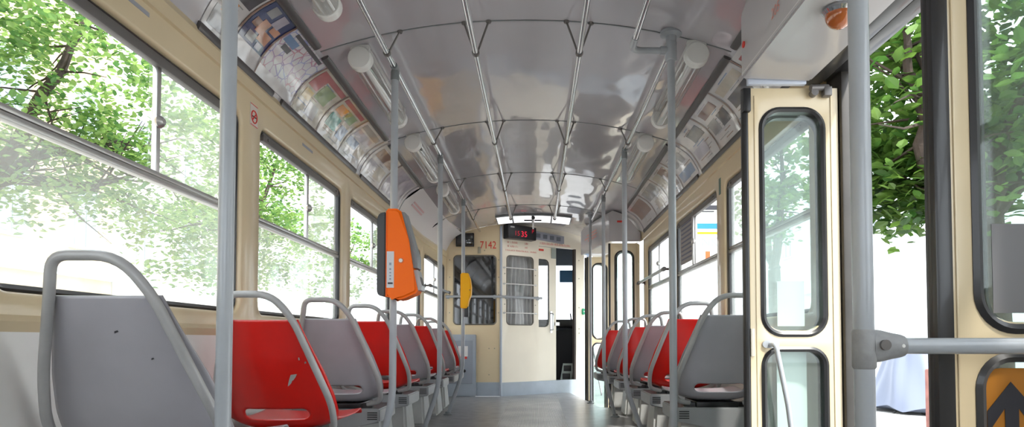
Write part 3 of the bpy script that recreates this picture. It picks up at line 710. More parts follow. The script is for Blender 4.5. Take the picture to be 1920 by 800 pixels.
# ------------------------------------------------------------------ folding doors
def leaf_pair(name, tipx, y, rot, hw, label_sign, top, dirn=1, sh=.02, rw_=.016, gu=.052):
    """two folded leaves standing across the wall; tip at tipx, width hw to the right"""
    root = empty(name, (tipx, y, -.33), kind='structure', rz=rot)
    Z = lambda z: z+.33
    for n, dy in enumerate((0, .065*dirn)):
        xo = sh*n
        f = lambda u, w, d: (u+xo, dy+d, w)
        bm = new()
        zt = Z(top); h0 = .05; h1 = hw-.06
        # rim split into two bays
        sp = Z(.70)
        bay(bm, (.012, hw, sp, zt), (gu+.015, h1, Z(.725)+.012, Z(top-.085)), .07, .032, f, lip=.006)
        bay(bm, (.012, hw, 0, sp), (gu+.015, h1, .14, Z(.665)), .06, .032, f, lip=.006)
        q2 = [(.012, 0), (hw, 0), (hw, zt), (.012, zt)]
        for (a, b), (c, d) in zip(q2, q2[1:]+q2[:1]):
            bm.faces.new([bm.verts.new(f(*p_)) for p_ in ((a, b, 0), (c, d, 0), (c, d, .032), (a, b, .032))])
        lf = fin('door_leaf', bm, CREAM, root)
        bm = new(); box(bm, xo+hw-.030, xo+hw-.022, dy-.004, dy, .03, zt-.03, .002); box(bm, xo+.034, xo+.039, dy-.003, dy, .03, zt-.03, .001); fin('raised_moulding', bm, CREAM, root)
        for nm, r4, rad in (('upper', (gu, h1+.012, Z(.713), Z(top-.073)), .082), ('lower', (gu, h1+.012, .128, Z(.677)), .072)):
            bm = new(); rimtube(bm, r4, rad, f, .020, -.008, .016); g = fin('gasket', bm, RUB, root)
            bm = new(); rimtube(bm, r4, rad, lambda u, w, d: (u+xo, dy+.032-d, w), .020, -.008, .016); g = fin('gasket', bm, RUB, root)
            bm = new(); pane(bm, (r4[0]+.012, r4[1]-.012, r4[2]+.012, r4[3]-.012), rad-.012, f, .014, .004); fin('door_pane', bm, GLASSD, root)
        bm = new(); tube(bm, [(xo+.006, dy+.016, 0), (xo+.006, dy+.016, zt)], .016, 12)
        if rw_ > .02: box(bm, xo-.008, xo+rw_-.01, dy-.006, dy+.03, 0, zt, .004)
        fin('rubber_edge', bm, RUB, root)
    return root
d1 = leaf_pair('door_1', .797, 2.42, 0, .355, None, 1.665, dirn=1)
d2 = leaf_pair('door_2', .800, 1.27, 0, .355, None, 1.665, dirn=1, sh=.055, rw_=.037, gu=.068)
d3 = leaf_pair('door_3', .765, 6.70, 0, .31, None, 1.72, dirn=1)
d4 = leaf_pair('door_4', .615, 8.02, 0, .30, None, 1.74, dirn=-1)
# hinge plate on the rubber edge
bm = new(); box(bm, .012, .026, -.006, .004, 1.02-.05, 1.02+.055, .002); fin('hinge', bm, CREAM2, d1)
bm = new(); box(bm, -.012, .018, -.02, .01, 1.90, 1.99, .004); fin('top_hinge', bm, BLACK, d1)
bm = new(); tube(bm, [(.24, -.03, 1.985), (.31, -.02, 1.99)], .012, 10); box(bm, .29, .32, -.035, -.005, 1.955, 1.99, .003); lathe(bm, [(.014, -.035), (.014, -.01)], (.255, 0, 1.968), 'y', 14); fin('roller_bracket', bm, DALU, d1)
# handle rod with its end plate
bm = new(); P = fillet([(.085, -.004, 1.015), (.088, -.050, 1.015), (.120, -.075, .80), (.165, -.075, .42), (.165, -.005, .40)], .03); tube(bm, P, .0095, 12)
bm2 = new(); pl = rr(.055, .118, 1.002, 1.030, .0135, 5); loft(bm2, [[(u, -.001, w) for u, w in pl], [(u, -.008, w) for u, w in pl]])
fin('door_handle', bm, POLE, d1); fin('handle_plate', bm2, POLE, d1)
# same rod on the far front leaf
bm = new(); tube(bm, fillet([(.06, -.004, 1.10), (.06, -.05, 1.09), (.19, -.07, .36), (.19, -.004, .35)], .03), .009, 10); fin('door_handle', bm, CHROME, d4)
# sheet hanging in the upper window of the second folded leaf, and the white lower plate
bm = new(); box(bm, 0, .105, 0, .0015, 0, .175); o = fin('paper_notice', bm, mat('grey_white_paper', (.66, .69, .70), .6), smooth=False); o.location = (.797+.135, 2.42+.055, .755)
tag(o, 'blank grey-white sheet low in the upper window of the folded rear door', 'paper notice')
bm = new(); box(bm, 0, .115, 0, .002, 0, .62); o = fin('white_panel', bm, mat('milky_plate', (.66, .70, .70), .5), smooth=False); o.location = (.797+.13, 2.42+.055, .04)
tag(o, 'tall milky white plate inside the lower window of the folded rear door', 'panel')
# grey sheets on the glass of the near leaf
bm = new(); box(bm, 0, .14, 0, .0015, 0, .18); o = fin('paper_notice', bm, mat('dark_grey_paper', (.22, .215, .225), .6), smooth=False); o.location = (.917, 1.283, .755)
tag(o, 'dark grey sheet stuck on the door glass at the right edge of the photo', 'paper notice')
# amber arrow plate behind the lower glass of the near leaf
root = empty('arrow_sign', (.876, 1.279, .36), 'brown-orange sign with a black arrow in the lower door glass at the bottom right', 'sign')
bm = new(); pl = rr(.0, .205, 0, .285, .05, 6); loft(bm, [[(u, 0, w) for u, w in pl], [(u, .002, w) for u, w in pl]]); fin('plate', bm, mat('amber_plate', (.50, .19, .015), .45), root)
ar = [(.055, -.02), (.055, .205), (.020, .155), (.020, .200), (.068, .258), (.118, .200), (.118, .155), (.083, .205), (.083, -.02)]
bm = new(); A_ = [(u, max(w, .01)) for u, w in ar]; f_ = bm.faces.new([bm.verts.new((u, -.0008, w)) for u, w in A_]); r_ = bmesh.ops.extrude_face_region(bm, geom=[f_]); bmesh.ops.translate(bm, verts=[v for v in r_['geom'] if isinstance(v, bmesh.types.BMVert)], vec=(0, -.0006, 0)); fin('arrow', bm, TEXTD, root, smooth=False)
# dark door posts and seals
bm = new(); box(bm, 1.157, 1.215, 2.40, 2.54, -.35, 1.80, .006); tag(fin('trim_5', bm, mat('dark_door_post', (.05, .045, .04), .5, var=.3, vscale=8)), kind='structure')
bm = new(); box(bm, 1.12, 1.20, 1.12, 1.19, -.35, 1.80, .006); tag(fin('trim_6', bm, MATS['dark_door_post']), kind='structure')
bm = new(); box(bm, XR+.0, XR+.06, 6.63, 6.68, -.35, 1.85, .006); tag(fin('trim_7', bm, MATS['dark_door_post']), kind='structure')
# ------------------------------------------------------------------ door gear housings
def housing(P0, P1, y0, y1, nm, label):
    """cross-section polygons at both ends"""
    bm = new(); loft(bm, [[(x, y0, z) for x, z in P0], [(x, y1, z) for x, z in P1]])
    bmesh.ops.bevel(bm, geom=[e for e in bm.edges], offset=.006, segments=2, affect='EDGES')
    root = empty(nm, (P1[0][0], y1, P1[0][1]), label, 'door gear housing')
    bmesh.ops.translate(bm, verts=bm.verts, vec=-Vector(root.location)); fin('cover', bm, BOXM, root); return root
sec = [(.772, 1.685), (.772, 1.925), (.80, 2.00), (.88, 2.075), (1.12, 2.02), (1.12, 1.80), (1.03, 1.675)]
h = housing(sec, sec, 1.05, 2.38, 'door_gear_housing', 'large pale housing with an amber lamp above the rear doorway, top right')
L0 = Vector(h.location)
bm = new(); tube(bm, [(.776-L0.x, 1.06-L0.y, 1.700-L0.z), (.776-L0.x, 2.375-L0.y, 1.700-L0.z)], .0045, 8); fin('edge_bead', bm, WHITE, h)
bm = new(); lathe(bm, [(.001, -.002), (.012, -.002), (.012, .002)], (.770-L0.x, 2.345-L0.y, 1.80-L0.z), 'x', 14); fin('red_stopper', bm, REDP, h)
fb = lambda u, w, d: (.7705-L0.x, 2.03-u-L0.y, 1.765+w-L0.z)
bm = text_bm('205', .05, fb); fin('printed_number', bm, PINKP, h, smooth=False)
bm = new(); box(bm, .80-L0.x, 1.02-L0.x, 2.385-L0.y, 2.41-L0.y, 1.668-L0.z, 1.70-L0.z, .003); fin('end_strip', bm, mat('pale_blue_strip', (.60, .66, .78), .4), h)
# amber lamp
root = empty('amber_lamp', (.895, 1.86, 1.678), 'amber dome lamp on a chrome base under the housing at the top right', 'lamp')
bm = new(); lathe(bm, [(.046, .002), (.048, -.006), (.040, -.016)], (0, 0, 0), 'z', 28); fin('chrome_base', bm, CHROME, root)
bm = new(); lathe(bm, [(.040, -.014)]+[(.040*cos(a), -.018-.040*sin(a)) for a in [radians(d) for d in range(0, 86, 9)]]+[(.001, -.058)], (0, 0, 0), 'z', 28); fin('amber_lens', bm, mat('amber_lens', (.42, .10, .012), .12, coat=1), root)
# lintel with dark gap and seal
bm = new(); box(bm, 1.15, 1.21, 1.15, 2.52, 1.745, 1.80, .006); box(bm, 1.03, 1.16, 1.15, 2.48, 1.83, 1.85); tag(fin('trim_8', bm, BOXM), kind='structure')
bm = new(); box(bm, 1.135, 1.20, 1.15, 2.5, 1.722, 1.745, .004); box(bm, 1.035, 1.10, 1.10, 2.46, 1.69, 1.83, .004); tube(bm, [(1.09, 1.2, 1.715), (1.10, 2.44, 1.715)], .012, 8); tag(fin('trim_9', bm, RUB), kind='structure')
s0 = [(.765, 1.745), (.765, 2.03), (.80, 2.075), (.90, 2.04), (1.00, 1.96), (1.10, 1.83), (1.10, 1.745)]
s1 = [(.555, 1.765), (.555, 2.06), (.60, 2.12), (.68, 2.12), (.76, 2.05), (.86, 1.95), (.86, 1.765)]
h2 = housing(s0, s1, 6.72, 7.98, 'door_gear_housing', 'small pale housing with red print above the front doorway')
L1 = Vector(h2.location)
bm = new(); box(bm, .85-L1.x, .95-L1.x, 6.716-L1.y, 6.719-L1.y, 1.945-L1.z, 1.965-L1.z); fin('red_notice', bm, REDP, h2, smooth=False)
def fh(u, w, d):
    t = u; return (.764-.21*t/1.26-.001-L1.x, 6.72+t-L1.y, w-L1.z)
bm = new()
for k, (a, b) in enumerate(((.50, .95), (.48, 1.05), (.50, .90))):
    z0 = 1.96-.035*k-.012; f_ = bm.faces.new([bm.verts.new(fh(*p_)) for p_ in ((a, z0, 0), (b, z0, 0), (b, z0+.014, 0), (a, z0+.014, 0))])
fin('printed_lines', bm, PINKP, h2, smooth=False)

# ------------------------------------------------------------------ front bulkhead
bm = new(); fA = lambda u, w, d: (u, YF+d, w)
bay(bm, (-1.16, -.45, .85, 1.86), (-1.05, -.512, .90, 1.777), .05, .03, fA, lip=.004)
q([(-1.16, YF, 0), (-.45, YF, 0), (-.45, YF, .85), (-1.16, YF, .85)], 0)
Pt = [(-1.16, 1.86)]+[(x, z) for x, z in [(-1.14, 1.90), (-1.06, 1.99), (-.96, ceilz(-.96)), (-.8, ceilz(-.8)), (-.6, ceilz(-.6)), (-.45, ceilz(-.45))]]+[(-.45, 1.86)]
bm.faces.new([bm.verts.new((x, YF, z)) for x, z in Pt])
tag(fin('wall_front', bm, CREAM), kind='structure')
tdir = Vector((.826, .564, 0)).normalized(); nrm = Vector((.564, -.826, 0)).normalized()   # nrm points back to the viewer
def fB(t, w, d):  # d towards the cab
    p = Vector((-.45, 8.08, 0))+tdir*t-nrm*d; return (p.x, p.y, w)
bm = new()
bay(bm, (0, .579, .5, 1.95), (.085, .494, .90, 1.786), .05, .03, fB, lip=.004)
q([fB(0, 0, 0), fB(.579, 0, 0), fB(.579, .5, 0), fB(0, .5, 0)], 0)
q([fB(0, 1.95, 0), fB(1.34, 1.95, 0), fB(1.34, 2.22, 0), fB(0, 2.22, 0)], 0)
q([fB(1.20, .15, 0), fB(1.34, .15, 0), fB(1.34, 1.95, 0), fB(1.20, 1.95, 0)], 0)
q([fB(1.20, .15, 0), fB(1.20, .15, .05), fB(1.20, 1.95, .05), fB(1.20, 1.95, 0)], 0)
q([fB(1.34, -.35, 0), (.78, 9.9, -.35), (.78, 9.9, 2.2), fB(1.34, 2.2, 0)], 0)
q([fB(.579, 1.95, 0), fB(1.2, 1.95, 0), fB(1.2, 1.95, .04), fB(.579, 1.95, .04)], 0)
tag(fin('wall_bulkhead', bm, CREAM2), kind='structure')
bm = new()
for a, b, z0, z1 in ((0, 1.34, -.3, .17),): prism(bm, [(a, z0), (b, z0), (b, z1), (a, z1)], -.012, .02, fB)
prism(bm, [(-.76, 0), (-.45, 0), (-.45, .175), (-.76, .175)], -.012, .01, fA)
tag(fin('baseboard_front', bm, KICK, smooth=False), kind='structure')
bm = new(); tube(bm, [(-.45, 8.07, 0), (-.45, 8.07, 2.15)], .016, 12); tag(fin('trim_30', bm, mat('blue_grey_post', (.42, .47, .55), .35, coat=.3)), kind='structure')
# windows of the bulkhead
wroot = empty('window_20', (-.78, YF, .90), kind='structure'); l0 = Vector(wroot.location)
def part(root, nm, bm, m, **k):
    bmesh.ops.translate(bm, verts=bm.verts, vec=-Vector(root.location)); return fin(nm, bm, m, root, **k)
bm = new(); rimtube(bm, (-1.056, -.506, .894, 1.783), .055, fA, .016, -.006, .012); part(wroot, 'gasket', bm, mat('grey_gasket', (.16, .15, .13), .5))
bm = new(); pane(bm, (-1.045, -.517, .905, 1.772), .045, fA, .008); part(wroot, 'dark_pane', bm, DARKGL)
wroot = empty('window_21', fB(.29, .90, 0), kind='structure')
bm = new(); rimtube(bm, (.079, .500, .894, 1.792), .055, fB, .014, -.006, .012); part(wroot, 'gasket', bm, MATS['grey_gasket'])
bm = new(); pane(bm, (.09, .489, .905, 1.781), .045, fB, .008); part(wroot, 'curtained_pane', bm, GLASSC)
# curtain
bm = new(); n = 60; rows_ = []
for j in range(16):
    w = .86+.96*j/15
    rows_.append([fB(.03+.52*i/n, w, .085+.014*sin(i*.9+.5*sin(j*.5))+.012*sin(i*.31+j*.35)+.02*sin(j*.6+i*.1)) for i in range(n+1)])
loft(bm, rows_, close=False, caps=False)
o = fin('curtain', bm, mat('grey_curtain_cloth', (.50, .51, .52), .8, var=.22, vscale=6), loc=fB(.29, 1.82, .08)); md = o.modifiers.new('t', 'SOLIDIFY'); md.thickness = .004
tag(o, 'crumpled grey curtain behind the barred cab window', 'curtain')
bm = new(); tube(bm, [Vector(fB(.0, 1.83, .085)), Vector(fB(.57, 1.83, .085))], .006, 8); fin('curtain_rod', bm, CHROME, None); bpy.data.objects['curtain_rod'].location = (0, 0, 0)
cr_ = bpy.data.objects['curtain_rod']; tag(cr_, 'thin rod holding the grey curtain behind the barred cab window', 'curtain rod')
# bars across the barred window
for w_, lb in ((1.625, 'top'), (1.42, 'second'), (1.05, 'lowest')):
    root = empty('window_bar', fB(.29, w_, -.03), '%s thin chrome bar across the curtained cab window' % lb, 'window bar', 'bars across the cab window')
    bm = new(); tube(bm, fillet([fB(.045, w_, 0), fB(.045, w_, -.03), fB(.53, w_, -.03), fB(.53, w_, 0)], .02), .0065, 10); part(root, 'bar', bm, WHITE)
    bm = new()
    for t_ in (.045, .53):
        c = Vector(fB(t_, w_, 0)); tube(bm, [c, c+nrm*.004], .013, 12)
    part(root, 'end_plate', bm, ALU)
root = empty('grab_rail', (-.45, YF-.08, 1.25), 'horizontal grey bar across the front wall at window height', 'handrail')
bm = new(); tube(bm, [(-1.14, YF-.07, 1.25), (-.45, YF-.07, 1.25), fB(.58, 1.25, -.07)], .0155, 14); part(root, 'bar', bm, POLE)
for P_, q_ in (((-1.12, YF-.07, 1.25), (-1.12, YF, 1.25)), ((-.53, YF-.07, 1.25), (-.53, YF, 1.25)), (fB(.08, 1.25, -.07), fB(.08, 1.25, 0)), (fB(.56, 1.25, -.07), fB(.56, 1.25, 0))):
    bm = new(); tube(bm, [P_, q_], .012, 10); d = (Vector(q_)-Vector(P_)).normalized(); tube(bm, [Vector(q_)-d*.012, Vector(q_)], .026, 14); part(root, 'bracket', bm, POLE)
# barrier rail on the last left window and the right windows
for f, a, b, z, lb in ((fL, 6.95, 8.0, 1.30, 'grey bar across the last left window'), (fR, 5.30, 6.95, 1.295, 'grey bar running along the far right window')):
    root = empty('grab_rail', f(a, z, -.06), lb, 'handrail')
    bm = new(); tube(bm, [f(a, z, -.06), f(b, z, -.06)], .014, 12); part(root, 'bar', bm, POLE)
    for u in (a+.02, b-.03 if f is fL else 6.6):
        bm = new(); tube(bm, [f(u, z, -.06), f(u, z, 0)], .011, 10); tube(bm, [f(u, z, -.008), f(u, z, 0)], .024, 14); tube(bm, [f(u-.03, z, -.06), f(u+.03, z, -.06)], .019, 12); part(root, 'bracket', bm, DALU)
# sliding cab door
droot = empty('door_5', fB(.73, .15, .03), kind='structure')
bm = new(); bay(bm, (.579, .885, .155, 1.945), (.545, .76, .885, 1.775), .07, .025, lambda t, w, d: fB(t, w, .032+d), lip=.004)
bm.free(); bm = new()
hp = [(.579, 1.775), (.70, 1.775), (.735, 1.765), (.755, 1.74), (.762, 1.70), (.762, .96), (.755, .92), (.735, .895), (.70, .885), (.579, .885)]
op = [(.579, 1.945), (.70, 1.945), (.80, 1.945), (.885, 1.945), (.885, 1.70), (.885, .96), (.885, .155), (.80, .155), (.70, .155), (.579, .155)]
for dd in (.032, .055):
    A_ = [bm.verts.new(fB(*p_, dd)) for p_ in hp]; B_ = [bm.verts.new(fB(*p_, dd)) for p_ in op]
    for i in range(9): bm.faces.new((A_[i], A_[i+1], B_[i+1], B_[i]))
q([fB(.885, .155, .032), fB(.885, .155, .055), fB(.885, 1.945, .055), fB(.885, 1.945, .032)], 0)
part(droot, 'door_leaf', bm, CREAM2)
bm = new(); prism(bm, [(.585, .89), (.76, .89), (.76, 1.77), (.585, 1.77)], .042, .046, fB); part(droot, 'door_pane', bm, GLASSC)
bm = new()
tube(bm, [fB(p_[0], p_[1], .034) for p_ in hp], .008, 8); part(droot, 'gasket', bm, RUB)
bm = new(); tube(bm, fillet([fB(.80, .84, .03), fB(.80, .84, -.02), fB(.80, 1.06, -.02), fB(.80, 1.06, .03)], .02), .008, 10); prism(bm, [(.785, .80), (.815, .80), (.815, 1.09), (.785, 1.09)], .024, .032, fB); part(droot, 'door_handle', bm, CHROME)
bm = new(); prism(bm, [(.86, .90), (.93, .90), (.93, .945), (.86, .945)], .015, .032, fB); part(droot, 'lock', bm, ALU)
bm = new(); prism(bm, [(.585, 1.89), (.68, 1.89), (.68, 1.915), (.585, 1.915)], .029, .032, fB); part(droot, 'red_sticker', bm, REDP)
bm = new(); prism(bm, [(.805, 1.80), (.875, 1.80), (.875, 1.94), (.805, 1.94)], .020, .032, fB); part(droot, 'vent_grille', bm, mat('grey_green_plate', (.33, .37, .34), .5))
# dark jamb of the door opening
bm = new(); prism(bm, [(1.175, .15), (1.2, .15), (1.2, 1.95), (1.175, 1.95)], .0, .05, fB); tag(fin('trim_31', bm, mat('dark_jamb', (.07, .055, .05), .5)), kind='structure')
# low cabinet
root = empty('wall_cabinet', (-.95, YF, 0), 'low blue-grey cabinet with a black latch against the front wall, left', 'cabinet')
bm = new(); prism(bm, [(-1.15, 0), (-.76, 0), (-.76, .775), (-1.15, .775)], -.06, 0, fA); bmesh.ops.bevel(bm, geom=bm.edges[:], offset=.008, segments=2, affect='EDGES'); part(root, 'body', bm, KICK)
bm = new(); prism(bm, [(-1.10, .16), (-.80, .16), (-.80, .70), (-1.10, .70)], -.068, -.058, fA); bmesh.ops.bevel(bm, geom=bm.edges[:], offset=.003, segments=1, affect='EDGES'); part(root, 'cabinet_door', bm, mat('cabinet_door_grey', (.30, .34, .40), .4))
bm = new(); lathe(bm, [(.022, YF-.066), (.020, YF-.085), (.008, YF-.09)], (-.905, 0, .32), 'y', 14); part(root, 'latch', bm, BLACK)
bm = new(); prism(bm, [(-.98, .50), (-.86, .50), (-.86, .63), (-.98, .63)], -.070, -.067, fA); part(root, 'sticker', bm, WHITE)
bm = new(); prism(bm, [(-.95, .47), (-.87, .47), (-.87, .50), (-.95, .50)], -.070, -.067, fA); part(root, 'red_sticker', bm, REDP)
# black monitor
root = empty('monitor', (-.90, YF, 1.90), 'small blank black monitor high on the front wall, left of the number 7142', 'monitor')
bm = new(); box(bm, -1.02, -.79, YF-.05, YF, 1.885, 2.055, .006); part(root, 'casing', bm, BLACK)
bm = new(); box(bm, -1.005, -.805, YF-.053, YF-.049, 1.90, 2.04, .001); part(root, 'screen', bm, DARKGL)
# number 7142
bm = text_bm('7142', .135, lambda u, w, d: (-.615+u, YF-.0015, 1.905+w), sx=.78)
o = fin('vehicle_number', bm, REDP, smooth=False); tag(o, 'red vehicle number 7142 painted on the cream front wall', 'number')
bm = new(); box(bm, -.745, -.705, YF-.012, YF, 1.80, 1.885, .004); o = fin('switch_plate', bm, mat('dull_metal', (.35, .32, .24), .5), loc=(-.725, YF, 1.84)); tag(o, 'small dull metal plate below and left of the number 7142', 'switch plate')
# red lettering, too small to read
def scribble(a, b, z, h, m, nm, lb, sl=0, cat='lettering', seed=1):
    rd = random.Random(seed); bm = new(); u = a
    while u < b:
        w = rd.uniform(.005, .011); hh = h*rd.uniform(.65, 1.0)
        zz = z+sl*(u-a)
        if rd.random() < .86:
            k = rd.random()
            prism(bm, [(u, zz), (u+.0035, zz), (u+.0035, zz+hh), (u, zz+hh)], -.0012, 0, fB)
            prism(bm, [(u, zz), (u+w, zz), (u+w, zz+.004), (u, zz+.004)] if k < .5 else [(u, zz+hh-.004), (u+w, zz+hh-.004), (u+w, zz+hh), (u, zz+hh)], -.0012, 0, fB)
            if k > .3: prism(bm, [(u+w-.003, zz), (u+w, zz), (u+w, zz+hh), (u+w-.003, zz+hh)], -.0012, 0, fB)
        u += w+.005
    o = fin(nm, bm, m, smooth=False, loc=fB(a, z, 0)); tag(o, lb, cat)
scribble(.095, .13, 1.945, .028, PINKP, 'red_lettering', 'first faint line of red lettering above the curtained window, upper left', seed=3)
scribble(.145, .27, 1.945, .026, PINKP, 'red_lettering', 'first faint line of red lettering above the curtained window, longer word', seed=4)
scribble(.095, .25, 1.895, .026, PINKP, 'red_lettering', 'second faint line of red lettering above the curtained window', seed=5)
scribble(.36, .40, 1.945, .028, PINKP, 'red_lettering', 'upper pair of faint red digits above the curtained window', seed=6)
scribble(.36, .40, 1.895, .028, PINKP, 'red_lettering', 'lower pair of faint red digits above the curtained window', seed=7)
scribble(.07, .54, 1.845, .022, PINKP, 'red_lettering', 'longest faint line of red lettering directly above the curtained window', seed=8)
scribble(.60, 1.10, 1.972, .034, PINKP, 'red_lettering', 'slightly larger red lettering above the sliding cab door', seed=9)
# digital display
root = empty('digital_display', fB(.25, 2.0, -.1), 'black digital display with dim red characters under the ceiling at the front', 'display')
bm = new(); prism(bm, [(.03, 1.99), (.46, 1.99), (.46, 2.155), (.03, 2.17)], -.12, -.0, fB); bmesh.ops.bevel(bm, geom=bm.edges[:], offset=.005, segments=2, affect='EDGES'); part(root, 'casing', bm, BLACK)
LED = mat('red_led', (.20, .005, .012), .4, emit=((1, .02, .06), .45)); LED2 = mat('dim_red_led', (.16, .005, .012), .4, emit=((.8, .02, .05), .22))
for tx, c, zc, sz, m_ in (('15', .165, 2.055, .085, LED2), ('35', .27, 2.052, .10, LED), ('P', .405, 2.10, .07, LED2)):
    bm = text_bm(tx, sz, lambda u, w, d: fB(c+u, zc+w, -.122)); part(root, 'red_characters', bm, m_, smooth=False)
bm = new(); prism(bm, [(.065, 2.125), (.125, 2.125), (.125, 2.142), (.065, 2.142)], -.122, -.119, fB); part(root, 'maker_plate', bm, mat('plate_grey', (.5, .5, .5), .5))
root = empty('indicator_box', fB(.70, 2.03, 0), 'grey panel with dark square inserts beside the digital display', 'panel')
bm = new(); prism(bm, [(.47, 2.03), (.96, 2.00), (.96, 2.10), (.47, 2.13)], -.05, 0, fB); part(root, 'plate', bm, mat('panel_grey', (.30, .31, .36), .45), smooth=False)
for k in range(4):
    a = .505+.11*k; z = 2.045-.006*k
    bm = new(); prism(bm, [(a, z), (a+.065, z), (a+.065, z+.055), (a, z+.055)], -.054, -.049, fB); part(root, 'dark_insert', bm, mat('insert_grey', (.13, .14, .17), .4), smooth=False)
# translucent roof hatch before the bulkhead; its brightness is put in as emission
root = empty('roof_hatch', (-.05, 7.75, 2.19), 'wide flat white translucent roof hatch in the ceiling just before the front wall', 'roof hatch')
def zc2(x): return ceilz(x)
bm = new()
X0, X1 = -.49, .42
P = [(X0+(X1-X0)*k/12) for k in range(13)]
loft(bm, [[(x, y, zc2(x)-.004) for x in P]+[(x, y, zc2(x)-.022) for x in reversed(P)] for y in (7.52, 7.98)]); part(root, 'frame', bm, MGREY)
for a, b in ((-.475, -.30), (-.28, -.06), (-.03, .17), (.19, .405)):
    P = [a+(b-a)*k/5 for k in range(6)]
    bm = new(); loft(bm, [[(x, y, zc2(x)-.018) for x in P]+[(x, y, zc2(x)-.026) for x in reversed(P)] for y in (7.55, 7.95)]); part(root, 'hatch_pane', bm, mat('glowing_hatch_pane', (.8, .8, .82), .5, emit=((1, .98, 1), .55)))
root = empty('ceiling_bracket', (-.04, 7.62, 2.19), 'white ceiling stem with black knob and black crossbar at the front roof hatch', 'bracket')
bm = new(); tube(bm, [(-.04, 7.6, 2.17), (-.04, 7.6, 2.03)], .009, 10); part(root, 'stem', bm, WHITE)
bm = new(); lathe(bm, [(.012, 2.185), (.022, 2.175), (.022, 2.15), (.010, 2.14)], (-.04, 7.58, 0), 'z', 14); part(root, 'knob', bm, BLACK)
bm = new(); box(bm, -.15, -.055, 7.59, 7.61, 2.125, 2.14, .003); box(bm, -.025, .06, 7.59, 7.61, 2.125, 2.14, .003); part(root, 'crossbar', bm, BLACK)
# green button on the right cab wall
bm = new(); c = Vector(fB(1.325, 1.10, 0)); P = rr(1.30, 1.338, 1.055, 1.14, .017, 4); loft(bm, [[fB(u, w, 0) for u, w in P], [fB(u, w, -.02) for u, w in P]])
root = empty('door_button', c, 'green door button on the cream wall beside the front door', 'button'); part(root, 'housing', bm, GREENP)
bm = new(); tube(bm, [c+nrm*.018, c+nrm*.024], .010, 14); part(root, 'push_button', bm, WHITE)
# screws on the bulkhead
scr = [(x, z) for x in (-1.10, -.48) for z in (1.72, 1.5, 1.28, 1.05)]+[(-.60, .60), (-.60, .27), (-.53, .60), (-.66, 1.84)]
for x, z in scr:
    bm = new(); lathe(bm, [(.001, -.004), (.007, -.003), (.008, .001)], (0, 0, 0), 'y', 10); o = fin('screw', bm, MATS['dull_metal']); o.location = (x, YF, z)
    tag(o, 'small screw head in the cream front wall around the dark window', 'screw', 'screws around the dark window')
for t_, zz in [(a, z) for a in (.055, .525) for z in (1.55, 1.16)]+[(1.25, z) for z in (1.80, 1.55, 1.15, .86, .80)]:
    bm = new(); c = Vector(fB(t_, zz, 0)); tube(bm, [Vector((0, 0, 0)), nrm*.004], .008, 10); o = fin('screw', bm, MATS['dull_metal']); o.location = c
    tag(o, 'small screw head in the angled cream cab wall', 'screw', 'screws in the angled cab wall')
# ------------------------------------------------------------------ driver's cab
bm = new(); slab(bm, [(-1.15, 8.1), (-.45, 8.1), (.66, 8.86), (.8, 10.0), (-1.0, 10.0)], .10, .14); tag(fin('floor_cab', bm, FLM), kind='structure')
bm = new(); slab(bm, [(-1.15, 8.12), (.95, 8.9), (.8, 10.0), (-1.0, 10.0)], 2.16, 2.20); tag(fin('ceiling_cab', bm, BOXM), kind='structure')
bm = new(); box(bm, -1.0, .85, 9.86, 9.92, .14, 1.0); box(bm, -1.0, .85, 9.86, 9.92, 1.86, 2.18); tag(fin('wall_cab_front', bm, mat('cab_blue_grey', (.16, .19, .24), .5)), kind='structure')
bm = new(); box(bm, -1.16, -1.12, 8.15, 9.9, .14, 2.18); tag(fin('wall_cab_left', bm, DGREY), kind='structure')
wr = empty('window_22', (0, 9.9, 1.0), kind='structure'); bm = new(); box(bm, -1.0, .85, 9.885, 9.89, 1.0, 1.86); part(wr, 'windscreen_pane', bm, GLASSC)
bm = new(); box(bm, -.02, .72, 9.60, 9.85, .90, 1.02, .03); root = empty('dashboard', (.5, 9.7, .9), "dark driver's dashboard seen through the cab door opening", 'dashboard'); part(root, 'console', bm, DGREY)
bm = new(); tube(bm, [(.52, 9.55, 1.0), (.50, 9.50, 1.10)], .01, 8); part(root, 'lever', bm, BLACK)
bm = new(); box(bm, .34, .80, 9.44, 9.48, 1.56, 1.74, .01); o = fin('sun_visor', bm, mat('blue_visor', (.06, .20, .42), .5), loc=(.55, 9.45, 1.74)); tag(o, 'blue sun visor at the top of the windscreen beyond the cab door', 'sun visor')
bm = new(); P = [(-.22, 0), (.2, 0), (.22, .12), (.22, .62), (.16, .72), (-.16, .72), (-.22, .6)]
loft(bm, [[(.46+x, 9.30, .14+z) for x, z in P], [(.46+x, 9.42, .14+z) for x, z in P]]); bmesh.ops.bevel(bm, geom=bm.edges[:], offset=.02, segments=2, affect='EDGES')
o = fin('driver_seat', bm, mat('black_seat_cloth', (.02, .022, .03), .7), loc=(.46, 9.3, .14)); tag(o, "dark back of the driver's seat in the cab door opening", 'seat')
root = empty('equipment_box', (.50, 8.86, .15), 'small dark box with two pale-framed square grilles on the cab floor', 'equipment box')
bm = new(); loft(bm, [[(.33, 8.90, .15), (.485, 8.90, .15), (.515, 8.92, .38), (.37, 8.92, .38)], [(.33, 8.99, .15), (.485, 8.99, .15), (.515, 9.0, .38), (.37, 9.0, .38)]]); part(root, 'case', bm, mat('grey_green_case', (.42, .48, .46), .5))
for z0, dx in ((.165, 0), (.275, .016)):
    bm = new(); box(bm, .36+dx, .465+dx, 8.892+.008*(z0 > .2), 8.91+.008*(z0 > .2), z0, z0+.08, .006); part(root, 'grille', bm, BLACK)
